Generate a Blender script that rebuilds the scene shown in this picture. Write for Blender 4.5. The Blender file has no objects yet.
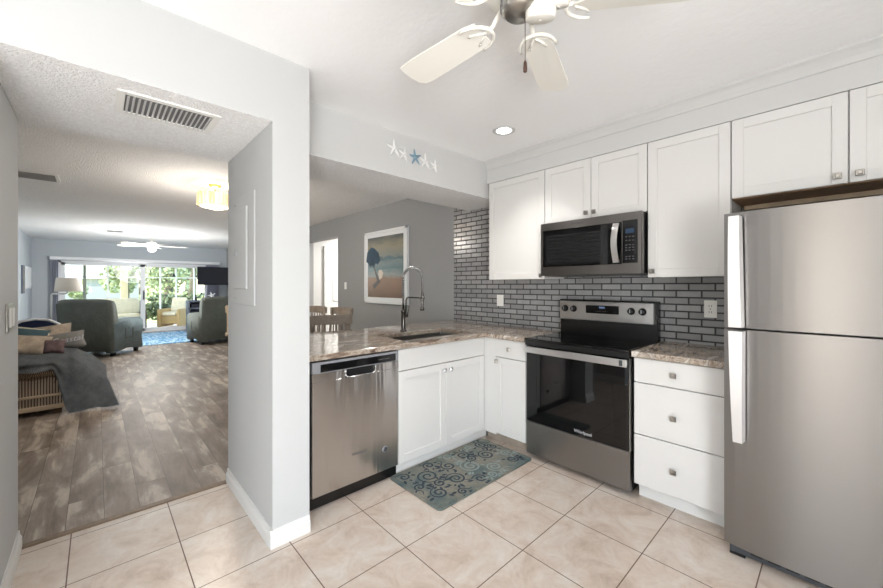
import bpy, bmesh, math, random
from mathutils import Vector, Matrix
random.seed(7)
PI = math.pi
SC = bpy.context.scene
COL = SC.collection

# ------------------------------------------------------------------ camera
CAMZ = 1.315
cam_d = bpy.data.cameras.new('camera')
cam = bpy.data.objects.new('camera', cam_d)
COL.objects.link(cam)
cam.location = (0, 0, CAMZ)
cam.rotation_euler = (PI / 2, 0, 0.82181502)
cam_d.sensor_fit = 'HORIZONTAL'
cam_d.sensor_width = 36.0
cam_d.lens = 36.0 * 370.36 / 883.0
cam_d.shift_y = -(294 - 285.7) / 883.0
cam_d.clip_start = 0.05
cam_d.clip_end = 300
SC.camera = cam

# ------------------------------------------------------------------ world, lights, exposure
SC.view_settings.view_transform = 'Standard'
SC.view_settings.look = 'None'
SC.view_settings.exposure = 0.42
SC.view_settings.gamma = 1.0
SC.view_settings.use_curve_mapping = False
W = bpy.data.worlds.new('world')
SC.world = W
W.use_nodes = True
wn = W.node_tree.nodes
bg = wn['Background']
sky = wn.new('ShaderNodeTexSky')
sky.sky_type = 'NISHITA'
sky.sun_disc = False
sky.sun_elevation = math.radians(48)
sky.sun_rotation = math.radians(200)
W.node_tree.links.new(sky.outputs[0], bg.inputs[0])
bg.inputs[1].default_value = 0.9


def lamp(name, kind, loc, energy, color=(1, 1, 1), rot=(0, 0, 0), size=None, size_y=None, **kw):
    d = bpy.data.lights.new(name, kind)
    d.energy = energy
    d.color = color
    if kind == 'AREA':
        d.shape = 'RECTANGLE'
        d.size = size
        d.size_y = size_y or size
    elif kind != 'SUN' and size:
        d.shadow_soft_size = size
    for k, v in kw.items():
        setattr(d, k, v)
    o = bpy.data.objects.new(name, d)
    o.location = loc
    o.rotation_euler = rot
    COL.objects.link(o)
    return o


lamp('sun', 'SUN', (-30, 0, 20), 6, (1, .95, .85), (math.radians(38), math.radians(28), 0), angle=.01)
# added fill lights set at invented windows behind and right of the camera
lamp('right_fill_light', 'AREA', (1.66, -.95, .75), 132, (.98, .985, .985), (math.radians(128), 0, PI / 2), 1.5, 1.25)
lamp('rear_fill_light', 'AREA', (-.12, -2.76, 1.15), 8, (1, .93, .84), (math.radians(108), 0, 0), .22, 1.8)
# sliding door daylight, a portal that only steers sampling of the sky
lamp('slider_daylight', 'AREA', (-13.3, .9, 1.0), 40, (.93, .97, 1), (PI / 2, 0, -PI / 2), 3.1, 1.85).data.cycles.is_portal = True

# ------------------------------------------------------------------ materials
MATS = {}


def nt_new(name):
    m = bpy.data.materials.new(name)
    m.use_nodes = True
    nt = m.node_tree
    b = nt.nodes['Principled BSDF']
    MATS[name] = m
    return m, nt, b


def sr(r, g=None, b=None):
    if g is None:
        g = b = r
    f = lambda c: ((c / 255 + .055) / 1.055) ** 2.4 if c > 10 else c / 255 / 12.92
    return (f(r), f(g), f(b), 1)


def N(nt, t, **kw):
    n = nt.nodes.new(t)
    for k, v in kw.items():
        if isinstance(k, str) and k.startswith('i_'):
            n.inputs[k[2:].replace('_', ' ')].default_value = v
        else:
            setattr(n, k, v)
    return n


def L(nt, a, b):
    nt.links.new(a, b)


def ramp(nt, fac, stops, interp='LINEAR'):
    r = nt.nodes.new('ShaderNodeValToRGB')
    r.color_ramp.interpolation = interp
    el = r.color_ramp.elements
    el[0].position, el[0].color = stops[0]
    el[1].position, el[1].color = stops[-1]
    for p, c in stops[1:-1]:
        e = el.new(p)
        e.color = c
    L(nt, fac, r.inputs[0])
    return r


def coords(nt, scale=(1, 1, 1), loc=(0, 0, 0), rot=(0, 0, 0)):
    tc = nt.nodes.new('ShaderNodeTexCoord')
    mp = nt.nodes.new('ShaderNodeMapping')
    mp.inputs['Scale'].default_value = scale
    mp.inputs['Location'].default_value = loc
    mp.inputs['Rotation'].default_value = rot
    L(nt, tc.outputs['Object'], mp.inputs[0])
    return mp.outputs[0]


def noise(nt, vec, scale, detail=4, rough=.5, dist=0):
    n = N(nt, 'ShaderNodeTexNoise')
    n.inputs['Scale'].default_value = scale
    n.inputs['Detail'].default_value = detail
    n.inputs['Roughness'].default_value = rough
    n.inputs['Distortion'].default_value = dist
    L(nt, vec, n.inputs['Vector'])
    return n


def bump(nt, b, height, strength, dist=.002):
    bn = N(nt, 'ShaderNodeBump')
    bn.inputs['Strength'].default_value = strength
    bn.inputs['Distance'].default_value = dist
    L(nt, height, bn.inputs['Height'])
    L(nt, bn.outputs[0], b.inputs['Normal'])
    return bn


def plain(name, col, rough=.5, metal=0, bumps=None, vary=0, vscale=8, **kw):
    m, nt, b = nt_new(name)
    b.inputs['Base Color'].default_value = col
    b.inputs['Roughness'].default_value = rough
    b.inputs['Metallic'].default_value = metal
    v = coords(nt)
    if vary:
        n = noise(nt, v, vscale, 5, .6)
        lo = tuple(c * (1 - vary) for c in col[:3]) + (1,)
        hi = tuple(min(1, c * (1 + vary)) for c in col[:3]) + (1,)
        r = ramp(nt, n.outputs[0], [(.3, lo), (.7, hi)])
        L(nt, r.outputs[0], b.inputs['Base Color'])
    if bumps:
        n = noise(nt, v, bumps[0], bumps[3] if len(bumps) > 3 else 3, .6)
        bump(nt, b, n.outputs[0], bumps[1], bumps[2])
    for k, val in kw.items():
        b.inputs[k.replace('_', ' ')].default_value = val
    return m


def emis(name, col, strength, base=None):
    m, nt, b = nt_new(name)
    b.inputs['Base Color'].default_value = base or col
    b.inputs['Emission Color'].default_value = col
    b.inputs['Emission Strength'].default_value = strength
    return m


plain('wall_paint', sr(190, 191, 191), .75, bumps=(60, .12, .002))
plain('wall_white', sr(204, 204, 203), .7, bumps=(60, .12, .002))
plain('wall_blue', sr(186, 193, 199), .75, bumps=(60, .12, .002))
plain('wall_paint_dim', sr(156, 157, 158), .75, bumps=(60, .12, .002))  # same grey paint, its dimmer light put into the colour
plain('ceiling_smooth', sr(246, 246, 246), .85, bumps=(22, .35, .006, 2))
plain('popcorn', sr(248, 247, 246), .95, bumps=(105, 1.0, .009, 1), vary=.13, vscale=95)
plain('trim_white', sr(222, 222, 220), .4)
plain('cabinet_white', sr(216, 215, 213), .38)
plain('cabinet_inside', sr(150, 118, 88), .6, vary=.2, vscale=20)
plain('chrome', sr(210, 210, 212), .12, 1)
plain('nickel', sr(170, 166, 160), .28, 1)
plain('dark_nickel', sr(96, 92, 90), .25, 1)
plain('black_plastic', sr(16, 16, 18), .35)
plain('dark_grey_plastic', sr(62, 65, 70), .45)
plain('black_metal', sr(12, 12, 13), .25)
plain('black_glass', sr(5, 5, 6), .04)
plain('oven_window', sr(9, 9, 10), .03)
plain('mw_window', sr(26, 27, 28), .12)
plain('white_plastic', sr(235, 234, 230), .35)
plain('silver_plastic', sr(176, 178, 184), .3, .6)
plain('fan_white', sr(232, 230, 222), .45)
plain('bronze_fob', sr(70, 48, 38), .35, .3)
plain('sink_steel', sr(160, 158, 155), .35, 1)
plain('chair_green', sr(106, 112, 106), .9, bumps=(25, .5, .02), vary=.12)
plain('chair_blue_grey', sr(124, 140, 144), .9, bumps=(25, .5, .02), vary=.12)
plain('navy_fabric', sr(30, 42, 72), .9, vary=.2)
plain('throw_fabric', sr(130, 134, 138), .95, bumps=(60, .6, .01), vary=.22, vscale=14)
plain('pillow_beige', sr(172, 158, 142), .95, vary=.28, vscale=14)
plain('pillow_grey', sr(128, 126, 122), .95, vary=.1)
plain('pillow_teal', sr(70, 92, 100), .95, vary=.2)
plain('pillow_mauve', sr(112, 92, 92), .95, vary=.3, vscale=30)
plain('pillow_cream', sr(232, 222, 200), .95, vary=.1)
plain('seat_grey', sr(150, 152, 158), .95, bumps=(20, .4, .01), vary=.1)
plain('wicker_tan', sr(196, 168, 122), .8, bumps=(90, 1, .01), vary=.25, vscale=60)
plain('wicker_dark', sr(88, 66, 46), .8, bumps=(90, 1, .01), vary=.25, vscale=60)
plain('light_wood', sr(196, 176, 150), .5, vary=.12, vscale=14)
plain('grey_wood', sr(158, 146, 134), .5, vary=.15, vscale=14)
plain('console_grey', sr(98, 106, 122), .6, vary=.1)
plain('console_dark', sr(34, 38, 50), .6)
plain('lamp_shade', sr(238, 232, 222), .8, Transmission_Weight=.0)
plain('blind_slat', sr(176, 178, 196), .6)
plain('frame_white', sr(236, 238, 240), .35)
plain('screen_bronze', sr(92, 96, 88), .5)
plain('column_cream', sr(232, 220, 186), .7)
plain('lanai_floor', sr(226, 208, 184), .7, vary=.08, vscale=2)
plain('hedge_leaf', sr(100, 112, 84), .8, vary=.35, vscale=8)
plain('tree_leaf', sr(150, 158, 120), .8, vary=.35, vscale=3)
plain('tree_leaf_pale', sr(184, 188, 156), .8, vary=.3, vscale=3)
plain('bark', sr(96, 88, 72), .9, vary=.3)
plain('house_wall', sr(150, 150, 148), .8)
plain('house_roof', sr(246, 246, 244), .8)
plain('blue_star', sr(124, 152, 168), .7, bumps=(150, .5, .003), vary=.1)
plain('white_star', sr(226, 226, 224), .7, bumps=(150, .5, .003))
plain('threshold_brown', sr(120, 100, 82), .5, vary=.25, vscale=40)
plain('brass', sr(190, 160, 110), .3, 1)
plain('mortar', sr(70, 70, 72), .8)
plain('screen_led', sr(28, 40, 54), .2, Emission_Color=sr(90, 150, 220), Emission_Strength=.05)
plain('display_black', sr(9, 9, 11), .12)
plain('tv_screen', sr(22, 25, 34), .22)
plain('recess_white', sr(220, 220, 220), .6)
plain('vent_dark', sr(120, 120, 120), .8)
plain('vent_grey', sr(205, 205, 205), .5)
plain('logo_grey', sr(80, 80, 84), .4)
plain('logo_white', sr(200, 200, 204), .4)
plain('red_dot', sr(120, 20, 20), .4)
emis('bulb_on', (1, .96, .88, 1), 9)
emis('shade_glow', (1, .85, .6, 1), .6, sr(240, 220, 180))
emis('led_blue', (.3, .45, .8, 1), .25, (0, 0, 0, 1))
emis('fan_bulb', (1, .97, .9, 1), .8)

# glass: transparent with fresnel reflection
m, nt, b = nt_new('glass')
tr = N(nt, 'ShaderNodeBsdfTransparent')
tr.inputs[0].default_value = (.96, .98, .97, 1)
gl = N(nt, 'ShaderNodeBsdfGlossy')
gl.inputs['Roughness'].default_value = .02
fr = N(nt, 'ShaderNodeFresnel')
fr.inputs[0].default_value = 1.3
mx = N(nt, 'ShaderNodeMixShader')
L(nt, fr.outputs[0], mx.inputs[0]); L(nt, tr.outputs[0], mx.inputs[1]); L(nt, gl.outputs[0], mx.inputs[2])
L(nt, mx.outputs[0], nt.nodes['Material Output'].inputs[0])


def steel(name, col, rough, along):
    m, nt, b = nt_new(name)
    b.inputs['Metallic'].default_value = 1
    b.inputs['Base Color'].default_value = col
    sc = {'x': (2, 400, 400), 'y': (400, 2, 400), 'z': (400, 400, 2)}[along]
    n = noise(nt, coords(nt, sc), 1.0, 3, .6)
    r = ramp(nt, n.outputs[0], [(.3, (rough * .98,) * 3 + (1,)), (.7, (rough * 1.03,) * 3 + (1,))])
    L(nt, r.outputs[0], b.inputs['Roughness'])
    b.inputs['Anisotropic'].default_value = .8
    tg = N(nt, 'ShaderNodeTangent', direction_type='RADIAL', axis='Z')
    L(nt, tg.outputs[0], b.inputs['Tangent'])
    b.inputs['Anisotropic Rotation'].default_value = .25
    return m


m_ = steel('steel_y', sr(200, 197, 195), .2, 'y')
wn_ = noise(m_.node_tree, coords(m_.node_tree, (1, 6.5, .9)), 1.0, 2, .5, .6)
bump(m_.node_tree, m_.node_tree.nodes['Principled BSDF'], wn_.outputs[0], 1.0, .012)
steel('steel_x', sr(144, 141, 139), .33, 'x')
steel('steel_dark', sr(128, 124, 121), .28, 'x')
steel('steel_bright', sr(214, 213, 212), .3, 'x')

# kitchen floor tile, 412 mm squares
m, nt, b = nt_new('floor_tile')
S = .41216
v = coords(nt, (1, 1, 1), (1.898 + 20 * S, -1.1361 + 20 * S, 0))
br = N(nt, 'ShaderNodeTexBrick', offset=0.0, offset_frequency=1)
for k, val in (('Scale', 1), ('Mortar Size', .0026), ('Mortar Smooth', .1), ('Brick Width', S), ('Row Height', S), ('Bias', 0)):
    br.inputs[k].default_value = val
br.inputs['Color1'].default_value = (.45, .45, .45, 1)
br.inputs['Color2'].default_value = (.55, .55, .55, 1)
L(nt, v, br.inputs[0])
n1 = noise(nt, coords(nt), 5.5, 8, .72, .8)
n2 = noise(nt, coords(nt), 40, 4, .6)
r1 = ramp(nt, n1.outputs[0], [(.3, sr(184, 166, 150)), (.46, sr(206, 190, 176)), (.56, sr(212, 200, 188)), (.72, sr(222, 214, 206))])
r2 = ramp(nt, n2.outputs[0], [(.3, (.94, .94, .94, 1)), (.7, (1.0, 1.0, 1.0, 1))])
mul = N(nt, 'ShaderNodeMixRGB', blend_type='MULTIPLY'); mul.inputs[0].default_value = 1
L(nt, r1.outputs[0], mul.inputs[1]); L(nt, r2.outputs[0], mul.inputs[2])
mxc = N(nt, 'ShaderNodeMixRGB'); L(nt, br.outputs['Fac'], mxc.inputs[0]); L(nt, mul.outputs[0], mxc.inputs[1])
mxc.inputs[2].default_value = sr(112, 92, 80)
L(nt, mxc.outputs[0], b.inputs['Base Color'])
rr = ramp(nt, br.outputs['Fac'], [(0, (.3, .3, .3, 1)), (1, (.8, .8, .8, 1))])
L(nt, rr.outputs[0], b.inputs['Roughness'])
inv = N(nt, 'ShaderNodeMath', operation='SUBTRACT'); inv.inputs[0].default_value = 1
L(nt, br.outputs['Fac'], inv.inputs[1])
bump(nt, b, inv.outputs[0], .4, .002)

# wood plank floor running along x
m, nt, b = nt_new('floor_plank')
v = coords(nt, (1, 1, 1), (30, -.03 + 157 * .1, 0))
br = N(nt, 'ShaderNodeTexBrick', offset=.37, offset_frequency=2)
for k, val in (('Scale', 1), ('Mortar Size', .0012), ('Mortar Smooth', .1), ('Brick Width', 1.22), ('Row Height', .157), ('Bias', 0)):
    br.inputs[k].default_value = val
br.inputs['Color1'].default_value = (0, 0, 0, 1)
br.inputs['Color2'].default_value = (1, 1, 1, 1)
L(nt, v, br.inputs[0])
# each plank shifts the grain
tc = N(nt, 'ShaderNodeTexCoord')
sca = N(nt, 'ShaderNodeVectorMath', operation='SCALE'); L(nt, br.outputs['Color'], sca.inputs[0]); sca.inputs['Scale'].default_value = 9
add = N(nt, 'ShaderNodeVectorMath', operation='ADD'); L(nt, tc.outputs['Object'], add.inputs[0]); L(nt, sca.outputs[0], add.inputs[1])
mp = N(nt, 'ShaderNodeMapping'); mp.inputs['Scale'].default_value = (1.3, 5, 1); L(nt, add.outputs[0], mp.inputs[0])
mp2 = N(nt, 'ShaderNodeMapping'); mp2.inputs['Scale'].default_value = (4, 70, 1); L(nt, add.outputs[0], mp2.inputs[0])
na = noise(nt, mp.outputs[0], 1.3, 6, .6, .5)
nb = noise(nt, mp2.outputs[0], 1.0, 4, .6)
ra = ramp(nt, na.outputs[0], [(.3, sr(94, 79, 68)), (.44, sr(126, 110, 98)), (.54, sr(150, 136, 123)), (.6, sr(186, 172, 158)), (.72, sr(202, 190, 178))])
rb = ramp(nt, nb.outputs[0], [(.3, (.78, .78, .78, 1)), (.7, (1, 1, 1, 1))])
mul = N(nt, 'ShaderNodeMixRGB', blend_type='MULTIPLY'); mul.inputs[0].default_value = 1
L(nt, ra.outputs[0], mul.inputs[1]); L(nt, rb.outputs[0], mul.inputs[2])
mxc = N(nt, 'ShaderNodeMixRGB'); L(nt, br.outputs['Fac'], mxc.inputs[0]); L(nt, mul.outputs[0], mxc.inputs[1])
mxc.inputs[2].default_value = sr(58, 48, 42)
L(nt, mxc.outputs[0], b.inputs['Base Color'])
b.inputs['Roughness'].default_value = .5
bump(nt, b, nb.outputs[0], .15, .002)

# glossy grey brick backsplash
m, nt, b = nt_new('backsplash_tile')
tc = N(nt, 'ShaderNodeTexCoord'); sep = N(nt, 'ShaderNodeSeparateXYZ'); L(nt, tc.outputs['Object'], sep.inputs[0])
ax = N(nt, 'ShaderNodeMath', operation='ADD'); ax.inputs[1].default_value = 1.022 + .152 * 40; L(nt, sep.outputs['X'], ax.inputs[0])
az = N(nt, 'ShaderNodeMath', operation='ADD'); az.inputs[1].default_value = -1.133 + .0493 * 40; L(nt, sep.outputs['Z'], az.inputs[0])
cmb = N(nt, 'ShaderNodeCombineXYZ'); L(nt, ax.outputs[0], cmb.inputs[0]); L(nt, az.outputs[0], cmb.inputs[1])
br = N(nt, 'ShaderNodeTexBrick', offset=.5, offset_frequency=2)
for k, val in (('Scale', 1), ('Mortar Size', .0054), ('Mortar Smooth', .12), ('Brick Width', .152), ('Row Height', .0493), ('Bias', 0)):
    br.inputs[k].default_value = val
br.inputs['Color1'].default_value = sr(140, 140, 141)
br.inputs['Color2'].default_value = sr(160, 160, 161)
br.inputs['Mortar'].default_value = sr(62, 62, 64)
L(nt, cmb.outputs[0], br.inputs[0])
nn = noise(nt, coords(nt), 14, 3, .5)
rn = ramp(nt, nn.outputs[0], [(.3, (.9, .9, .9, 1)), (.7, (1.05, 1.05, 1.05, 1))])
mul = N(nt, 'ShaderNodeMixRGB', blend_type='MULTIPLY'); mul.inputs[0].default_value = 1
L(nt, br.outputs['Color'], mul.inputs[1]); L(nt, rn.outputs[0], mul.inputs[2])
L(nt, mul.outputs[0], b.inputs['Base Color'])
rr = ramp(nt, br.outputs['Fac'], [(0, (.2, .2, .2, 1)), (1, (.8, .8, .8, 1))]); L(nt, rr.outputs[0], b.inputs['Roughness'])
inv = N(nt, 'ShaderNodeMath', operation='SUBTRACT'); inv.inputs[0].default_value = 1; L(nt, br.outputs['Fac'], inv.inputs[1])
bump(nt, b, inv.outputs[0], .8, .003)

# polished stone counter with long veins
m, nt, b = nt_new('granite')
v = coords(nt, (3.2, .9, 3.2), (0, 0, 0), (0, 0, .25))
n1 = noise(nt, v, 3.2, 8, .62, 1.6)
n2 = noise(nt, coords(nt), 75, 4, .7)
n3 = noise(nt, coords(nt), 22, 5, .7)
r1 = ramp(nt, n1.outputs[0], [(.3, sr(84, 70, 62)), (.4, sr(138, 120, 106)), (.47, sr(184, 172, 158)), (.53, sr(142, 126, 112)), (.6, sr(196, 188, 178)), (.7, sr(222, 218, 212))])
r2 = ramp(nt, n2.outputs[0], [(.36, (.45, .42, .4, 1)), (.5, (1, 1, 1, 1)), (.72, (1.1, 1.1, 1.1, 1))])
r3 = ramp(nt, n3.outputs[0], [(.35, (.7, .68, .66, 1)), (.55, (1, 1, 1, 1))])
mul = N(nt, 'ShaderNodeMixRGB', blend_type='MULTIPLY'); mul.inputs[0].default_value = .55
L(nt, r1.outputs[0], mul.inputs[1]); L(nt, r2.outputs[0], mul.inputs[2])
mul2 = N(nt, 'ShaderNodeMixRGB', blend_type='MULTIPLY'); mul2.inputs[0].default_value = .5
L(nt, mul.outputs[0], mul2.inputs[1]); L(nt, r3.outputs[0], mul2.inputs[2])
L(nt, mul2.outputs[0], b.inputs['Base Color'])
b.inputs['Roughness'].default_value = .09

# kitchen mat cloth, patches of teal and taupe
m, nt, b = nt_new('mat_cloth')
v = coords(nt, (1, 1, 1))
n1 = noise(nt, v, 4, 4, .6, .5); n2 = noise(nt, v, 60, 3, .6)
r1 = ramp(nt, n1.outputs[0], [(.32, sr(78, 98, 104)), (.43, sr(112, 120, 114)), (.56, sr(140, 136, 124)), (.7, sr(96, 112, 108))])
r2 = ramp(nt, n2.outputs[0], [(.3, (.72, .72, .72, 1)), (.7, (1, 1, 1, 1))])
mul = N(nt, 'ShaderNodeMixRGB', blend_type='MULTIPLY'); mul.inputs[0].default_value = 1
L(nt, r1.outputs[0], mul.inputs[1]); L(nt, r2.outputs[0], mul.inputs[2]); L(nt, mul.outputs[0], b.inputs['Base Color'])
b.inputs['Roughness'].default_value = .85
plain('mat_scroll', sr(44, 58, 70), .85)
plain('mat_scroll_light', sr(132, 146, 144), .85)

m, nt, b = nt_new('rug_blue')
v = coords(nt, (1, 2.5, 1)); n1 = noise(nt, v, 3.5, 6, .65, 1.5)
r1 = ramp(nt, n1.outputs[0], [(.32, sr(44, 98, 150)), (.46, sr(92, 150, 192)), (.56, sr(190, 214, 226)), (.66, sr(96, 150, 190))])
L(nt, r1.outputs[0], b.inputs['Base Color']); b.inputs['Roughness'].default_value = .95

m, nt, b = nt_new('lawn')
n1 = noise(nt, coords(nt), .35, 6, .65); r1 = ramp(nt, n1.outputs[0], [(.3, sr(142, 150, 84)), (.7, sr(190, 190, 128))])
L(nt, r1.outputs[0], b.inputs['Base Color']); b.inputs['Roughness'].default_value = 1

# striped rattan of the sofa base
m, nt, b = nt_new('rattan_stripe')
wv = N(nt, 'ShaderNodeTexWave', wave_type='BANDS', bands_direction='Y'); wv.inputs['Scale'].default_value = 15
L(nt, coords(nt), wv.inputs[0])
r1 = ramp(nt, wv.outputs[0], [(.25, sr(92, 76, 66)), (.5, sr(176, 158, 140)), (.85, sr(190, 174, 156))])
L(nt, r1.outputs[0], b.inputs['Base Color']); b.inputs['Roughness'].default_value = .7
bump(nt, b, wv.outputs[0], .6, .01)
# capiz / amber glass strips of the ceiling light
m, nt, b = nt_new('capiz_glow')
n1 = noise(nt, coords(nt, (12, 12, 1)), 3, 3, .6)
r1 = ramp(nt, n1.outputs[0], [(.3, (.75, .5, .22, 1)), (.5, (1, .83, .55, 1)), (.7, (1, .95, .82, 1))])
L(nt, r1.outputs[0], b.inputs['Base Color']); L(nt, r1.outputs[0], b.inputs['Emission Color'])
b.inputs['Emission Strength'].default_value = .5
# print of a beach scene: sky, sea, sand
m, nt, b = nt_new('print_beach')
tc = N(nt, 'ShaderNodeTexCoord'); sep = N(nt, 'ShaderNodeSeparateXYZ'); L(nt, tc.outputs['Object'], sep.inputs[0])
nz = noise(nt, coords(nt, (2, 2, 7)), 2.2, 5, .6)
sub = N(nt, 'ShaderNodeMath', operation='MULTIPLY_ADD'); L(nt, nz.outputs[0], sub.inputs[0]); sub.inputs[1].default_value = .16; L(nt, sep.outputs['Z'], sub.inputs[2])
mr = N(nt, 'ShaderNodeMapRange'); mr.inputs[1].default_value = .1; mr.inputs[2].default_value = 1.05; L(nt, sub.outputs[0], mr.inputs[0])
r1 = ramp(nt, mr.outputs[0], [(.0, sr(112, 92, 76)), (.2, sr(140, 114, 96)), (.36, sr(150, 122, 102)), (.41, sr(150, 158, 156)), (.5, sr(96, 124, 130)), (.6, sr(120, 136, 136)), (.66, sr(80, 106, 114)), (.7, sr(134, 138, 130)), (.84, sr(150, 144, 124)), (1, sr(92, 98, 94))])
L(nt, r1.outputs[0], b.inputs['Base Color']); b.inputs['Roughness'].default_value = .25
plain('paint_umbrella', sr(52, 76, 94), .7, vary=.3, vscale=10)
plain('paint_brown', sr(66, 56, 50), .3)
plain('paint_skin', sr(206, 196, 180), .3)

# ------------------------------------------------------------------ mesh helpers
ORG = {}


class MB:
    def __init__(s):
        s.bm = bmesh.new()
        s.mi = 0

    def _fin(s, faces, smooth):
        for f in faces:
            f.smooth = smooth
            f.material_index = s.mi

    def box(s, x0, x1, y0, y1, z0, z1, bev=0, seg=1, smooth=False, rot=None, pivot=None):
        nf = set(s.bm.faces)
        c = Vector(((x0 + x1) / 2, (y0 + y1) / 2, (z0 + z1) / 2))
        M = Matrix.Translation(c) @ Matrix.Diagonal((abs(x1 - x0), abs(y1 - y0), abs(z1 - z0), 1))
        r = bmesh.ops.create_cube(s.bm, size=1, matrix=M)
        vs = r['verts']
        if bev > 0:
            es = list({e for v in vs for e in v.link_edges})
            bev = min(bev, .49 * min(abs(x1 - x0), abs(y1 - y0), abs(z1 - z0)))
            bmesh.ops.bevel(s.bm, geom=es, offset=bev, segments=seg, profile=.5, affect='EDGES')
        fs = [f for f in s.bm.faces if f not in nf]
        if rot is not None:
            vs = list({v for f in fs for v in f.verts})
            p = Vector(pivot) if pivot is not None else c
            bmesh.ops.transform(s.bm, matrix=Matrix.Translation(p) @ rot.to_4x4() @ Matrix.Translation(-p), verts=vs)
        s._fin(fs, smooth)
        return s

    def prism(s, pts, axis, a, b, smooth=False):
        """pts 2-D outline, extruded along axis from a to b"""
        def P(p, t):
            return {'x': (t, p[0], p[1]), 'y': (p[0], t, p[1]), 'z': (p[0], p[1], t)}[axis]
        v0 = [s.bm.verts.new(P(p, a)) for p in pts]
        v1 = [s.bm.verts.new(P(p, b)) for p in pts]
        n = len(pts)
        fs = [s.bm.faces.new(v0), s.bm.faces.new(v1[::-1])]
        for i in range(n):
            fs.append(s.bm.faces.new((v0[i], v1[i], v1[(i + 1) % n], v0[(i + 1) % n])))
        s._fin(fs, smooth)
        bmesh.ops.recalc_face_normals(s.bm, faces=fs)
        return s

    def lathe(s, prof, c=(0, 0, 0), axis='z', n=24, smooth=True, caps=True):
        """prof: list of (r, h)"""
        rings = []
        for r, h in prof:
            ring = []
            for i in range(n):
                a = 2 * PI * i / n
                p = (r * math.cos(a), r * math.sin(a), h)
                if axis == 'y':
                    p = (p[0], p[2], p[1])
                elif axis == 'x':
                    p = (p[2], p[0], p[1])
                ring.append(s.bm.verts.new((p[0] + c[0], p[1] + c[1], p[2] + c[2])))
            rings.append(ring)
        fs = []
        for a, b in zip(rings, rings[1:]):
            for i in range(n):
                fs.append(s.bm.faces.new((a[i], a[(i + 1) % n], b[(i + 1) % n], b[i])))
        for ring, rr in ((rings[0], prof[0][0]), (rings[-1], prof[-1][0])):
            if rr > 1e-5 and caps and prof[0] != prof[-1]:
                fs.append(s.bm.faces.new(ring))
        s._fin(fs, smooth)
        bmesh.ops.recalc_face_normals(s.bm, faces=fs)
        return s

    def tube(s, pts, r, n=10, smooth=True, caps=True):
        pts = [Vector(p) for p in pts]
        rs = r if isinstance(r, (list, tuple)) else [r] * len(pts)
        rings = []
        up = None
        for i, p in enumerate(pts):
            d = (pts[min(i + 1, len(pts) - 1)] - pts[max(i - 1, 0)]).normalized()
            if up is None:
                up = Vector((0, 0, 1)) if abs(d.z) < .9 else Vector((1, 0, 0))
            u = (up - d * up.dot(d))
            if u.length < 1e-4:
                u = Vector((0, 1, 0))
            u.normalize()
            w = d.cross(u)
            up = u
            rings.append([s.bm.verts.new(p + rs[i] * (math.cos(2 * PI * k / n) * u + math.sin(2 * PI * k / n) * w)) for k in range(n)])
        fs = []
        for a, b in zip(rings, rings[1:]):
            for i in range(n):
                fs.append(s.bm.faces.new((a[i], a[(i + 1) % n], b[(i + 1) % n], b[i])))
        if caps:
            fs.append(s.bm.faces.new(rings[0][::-1]))
            fs.append(s.bm.faces.new(rings[-1]))
        s._fin(fs, smooth)
        bmesh.ops.recalc_face_normals(s.bm, faces=fs)
        return s

    def grid(s, f, nu, nv, smooth=True, closed=False):
        V = [[s.bm.verts.new(f(i / nu, j / nv)) for j in range(nv + 1)] for i in range(nu + 1)]
        fs = []
        for i in range(nu):
            for j in range(nv):
                fs.append(s.bm.faces.new((V[i][j], V[i + 1][j], V[i + 1][j + 1], V[i][j + 1])))
        s._fin(fs, smooth)
        return s

    def ball(s, c, rx, ry=None, rz=None, sub=2, smooth=True):
        nf = set(s.bm.faces)
        M = Matrix.Translation(c) @ Matrix.Diagonal((rx, ry or rx, rz or rx, 1))
        bmesh.ops.create_icosphere(s.bm, subdivisions=sub, radius=1, matrix=M)
        s._fin([f for f in s.bm.faces if f not in nf], smooth)
        return s

    def pillow(s, w, h, t, M=Matrix.Identity(4), n=12):
        """soft square cushion, w by h, centred, thickness t"""
        nf = set(s.bm.faces)
        for sgn in (1, -1):
            def f(a, b):
                x = (a - .5) * 2; y = (b - .5) * 2
                z = max(0, (1 - x ** 4) * (1 - y ** 4)) ** .5
                pin = 1 - .08 * (1 - abs(x)) * abs(y) ** 2 - .02
                pin2 = 1 - .08 * (1 - abs(y)) * abs(x) ** 2 - .02
                return M @ Vector((x * w / 2 * pin2, y * h / 2 * pin, sgn * z * t / 2))
            s.grid(f, n, n)
        fs = [f for f in s.bm.faces if f not in nf]
        vs = list({v for f in fs for v in f.verts})
        bmesh.ops.remove_doubles(s.bm, verts=vs, dist=1e-4)
        bmesh.ops.recalc_face_normals(s.bm, faces=[f for f in s.bm.faces if f not in nf])
        return s

    def build(s, name, mat, parent=None, org=None):
        o0 = Vector(ORG.get(parent.name, (0, 0, 0))) if parent else Vector(org or (0, 0, 0))
        bmesh.ops.translate(s.bm, vec=-o0, verts=s.bm.verts)
        me = bpy.data.meshes.new(name)
        s.bm.to_mesh(me)
        s.bm.free()
        for mm in (mat if isinstance(mat, (list, tuple)) else [mat]):
            me.materials.append(MATS[mm])
        o = bpy.data.objects.new(name, me)
        COL.objects.link(o)
        if parent:
            o.parent = parent
        else:
            o.location = o0
        ORG[o.name] = tuple(o0)
        return o


def thing(name, label, cat, loc, group=None):
    o = bpy.data.objects.new(name, None)
    o.empty_display_size = .1
    COL.objects.link(o)
    o.location = loc
    ORG[o.name] = tuple(loc)
    return tag(o, label, cat, group)


def tag(o, label, cat, group=None, kind=None):
    o['label'] = label
    o['category'] = cat
    if group:
        o['group'] = group
    if kind:
        o['kind'] = kind
    return o


def struct(name, mb, mat):
    o = mb.build(name, mat)
    o['kind'] = 'structure'
    return o


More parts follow.
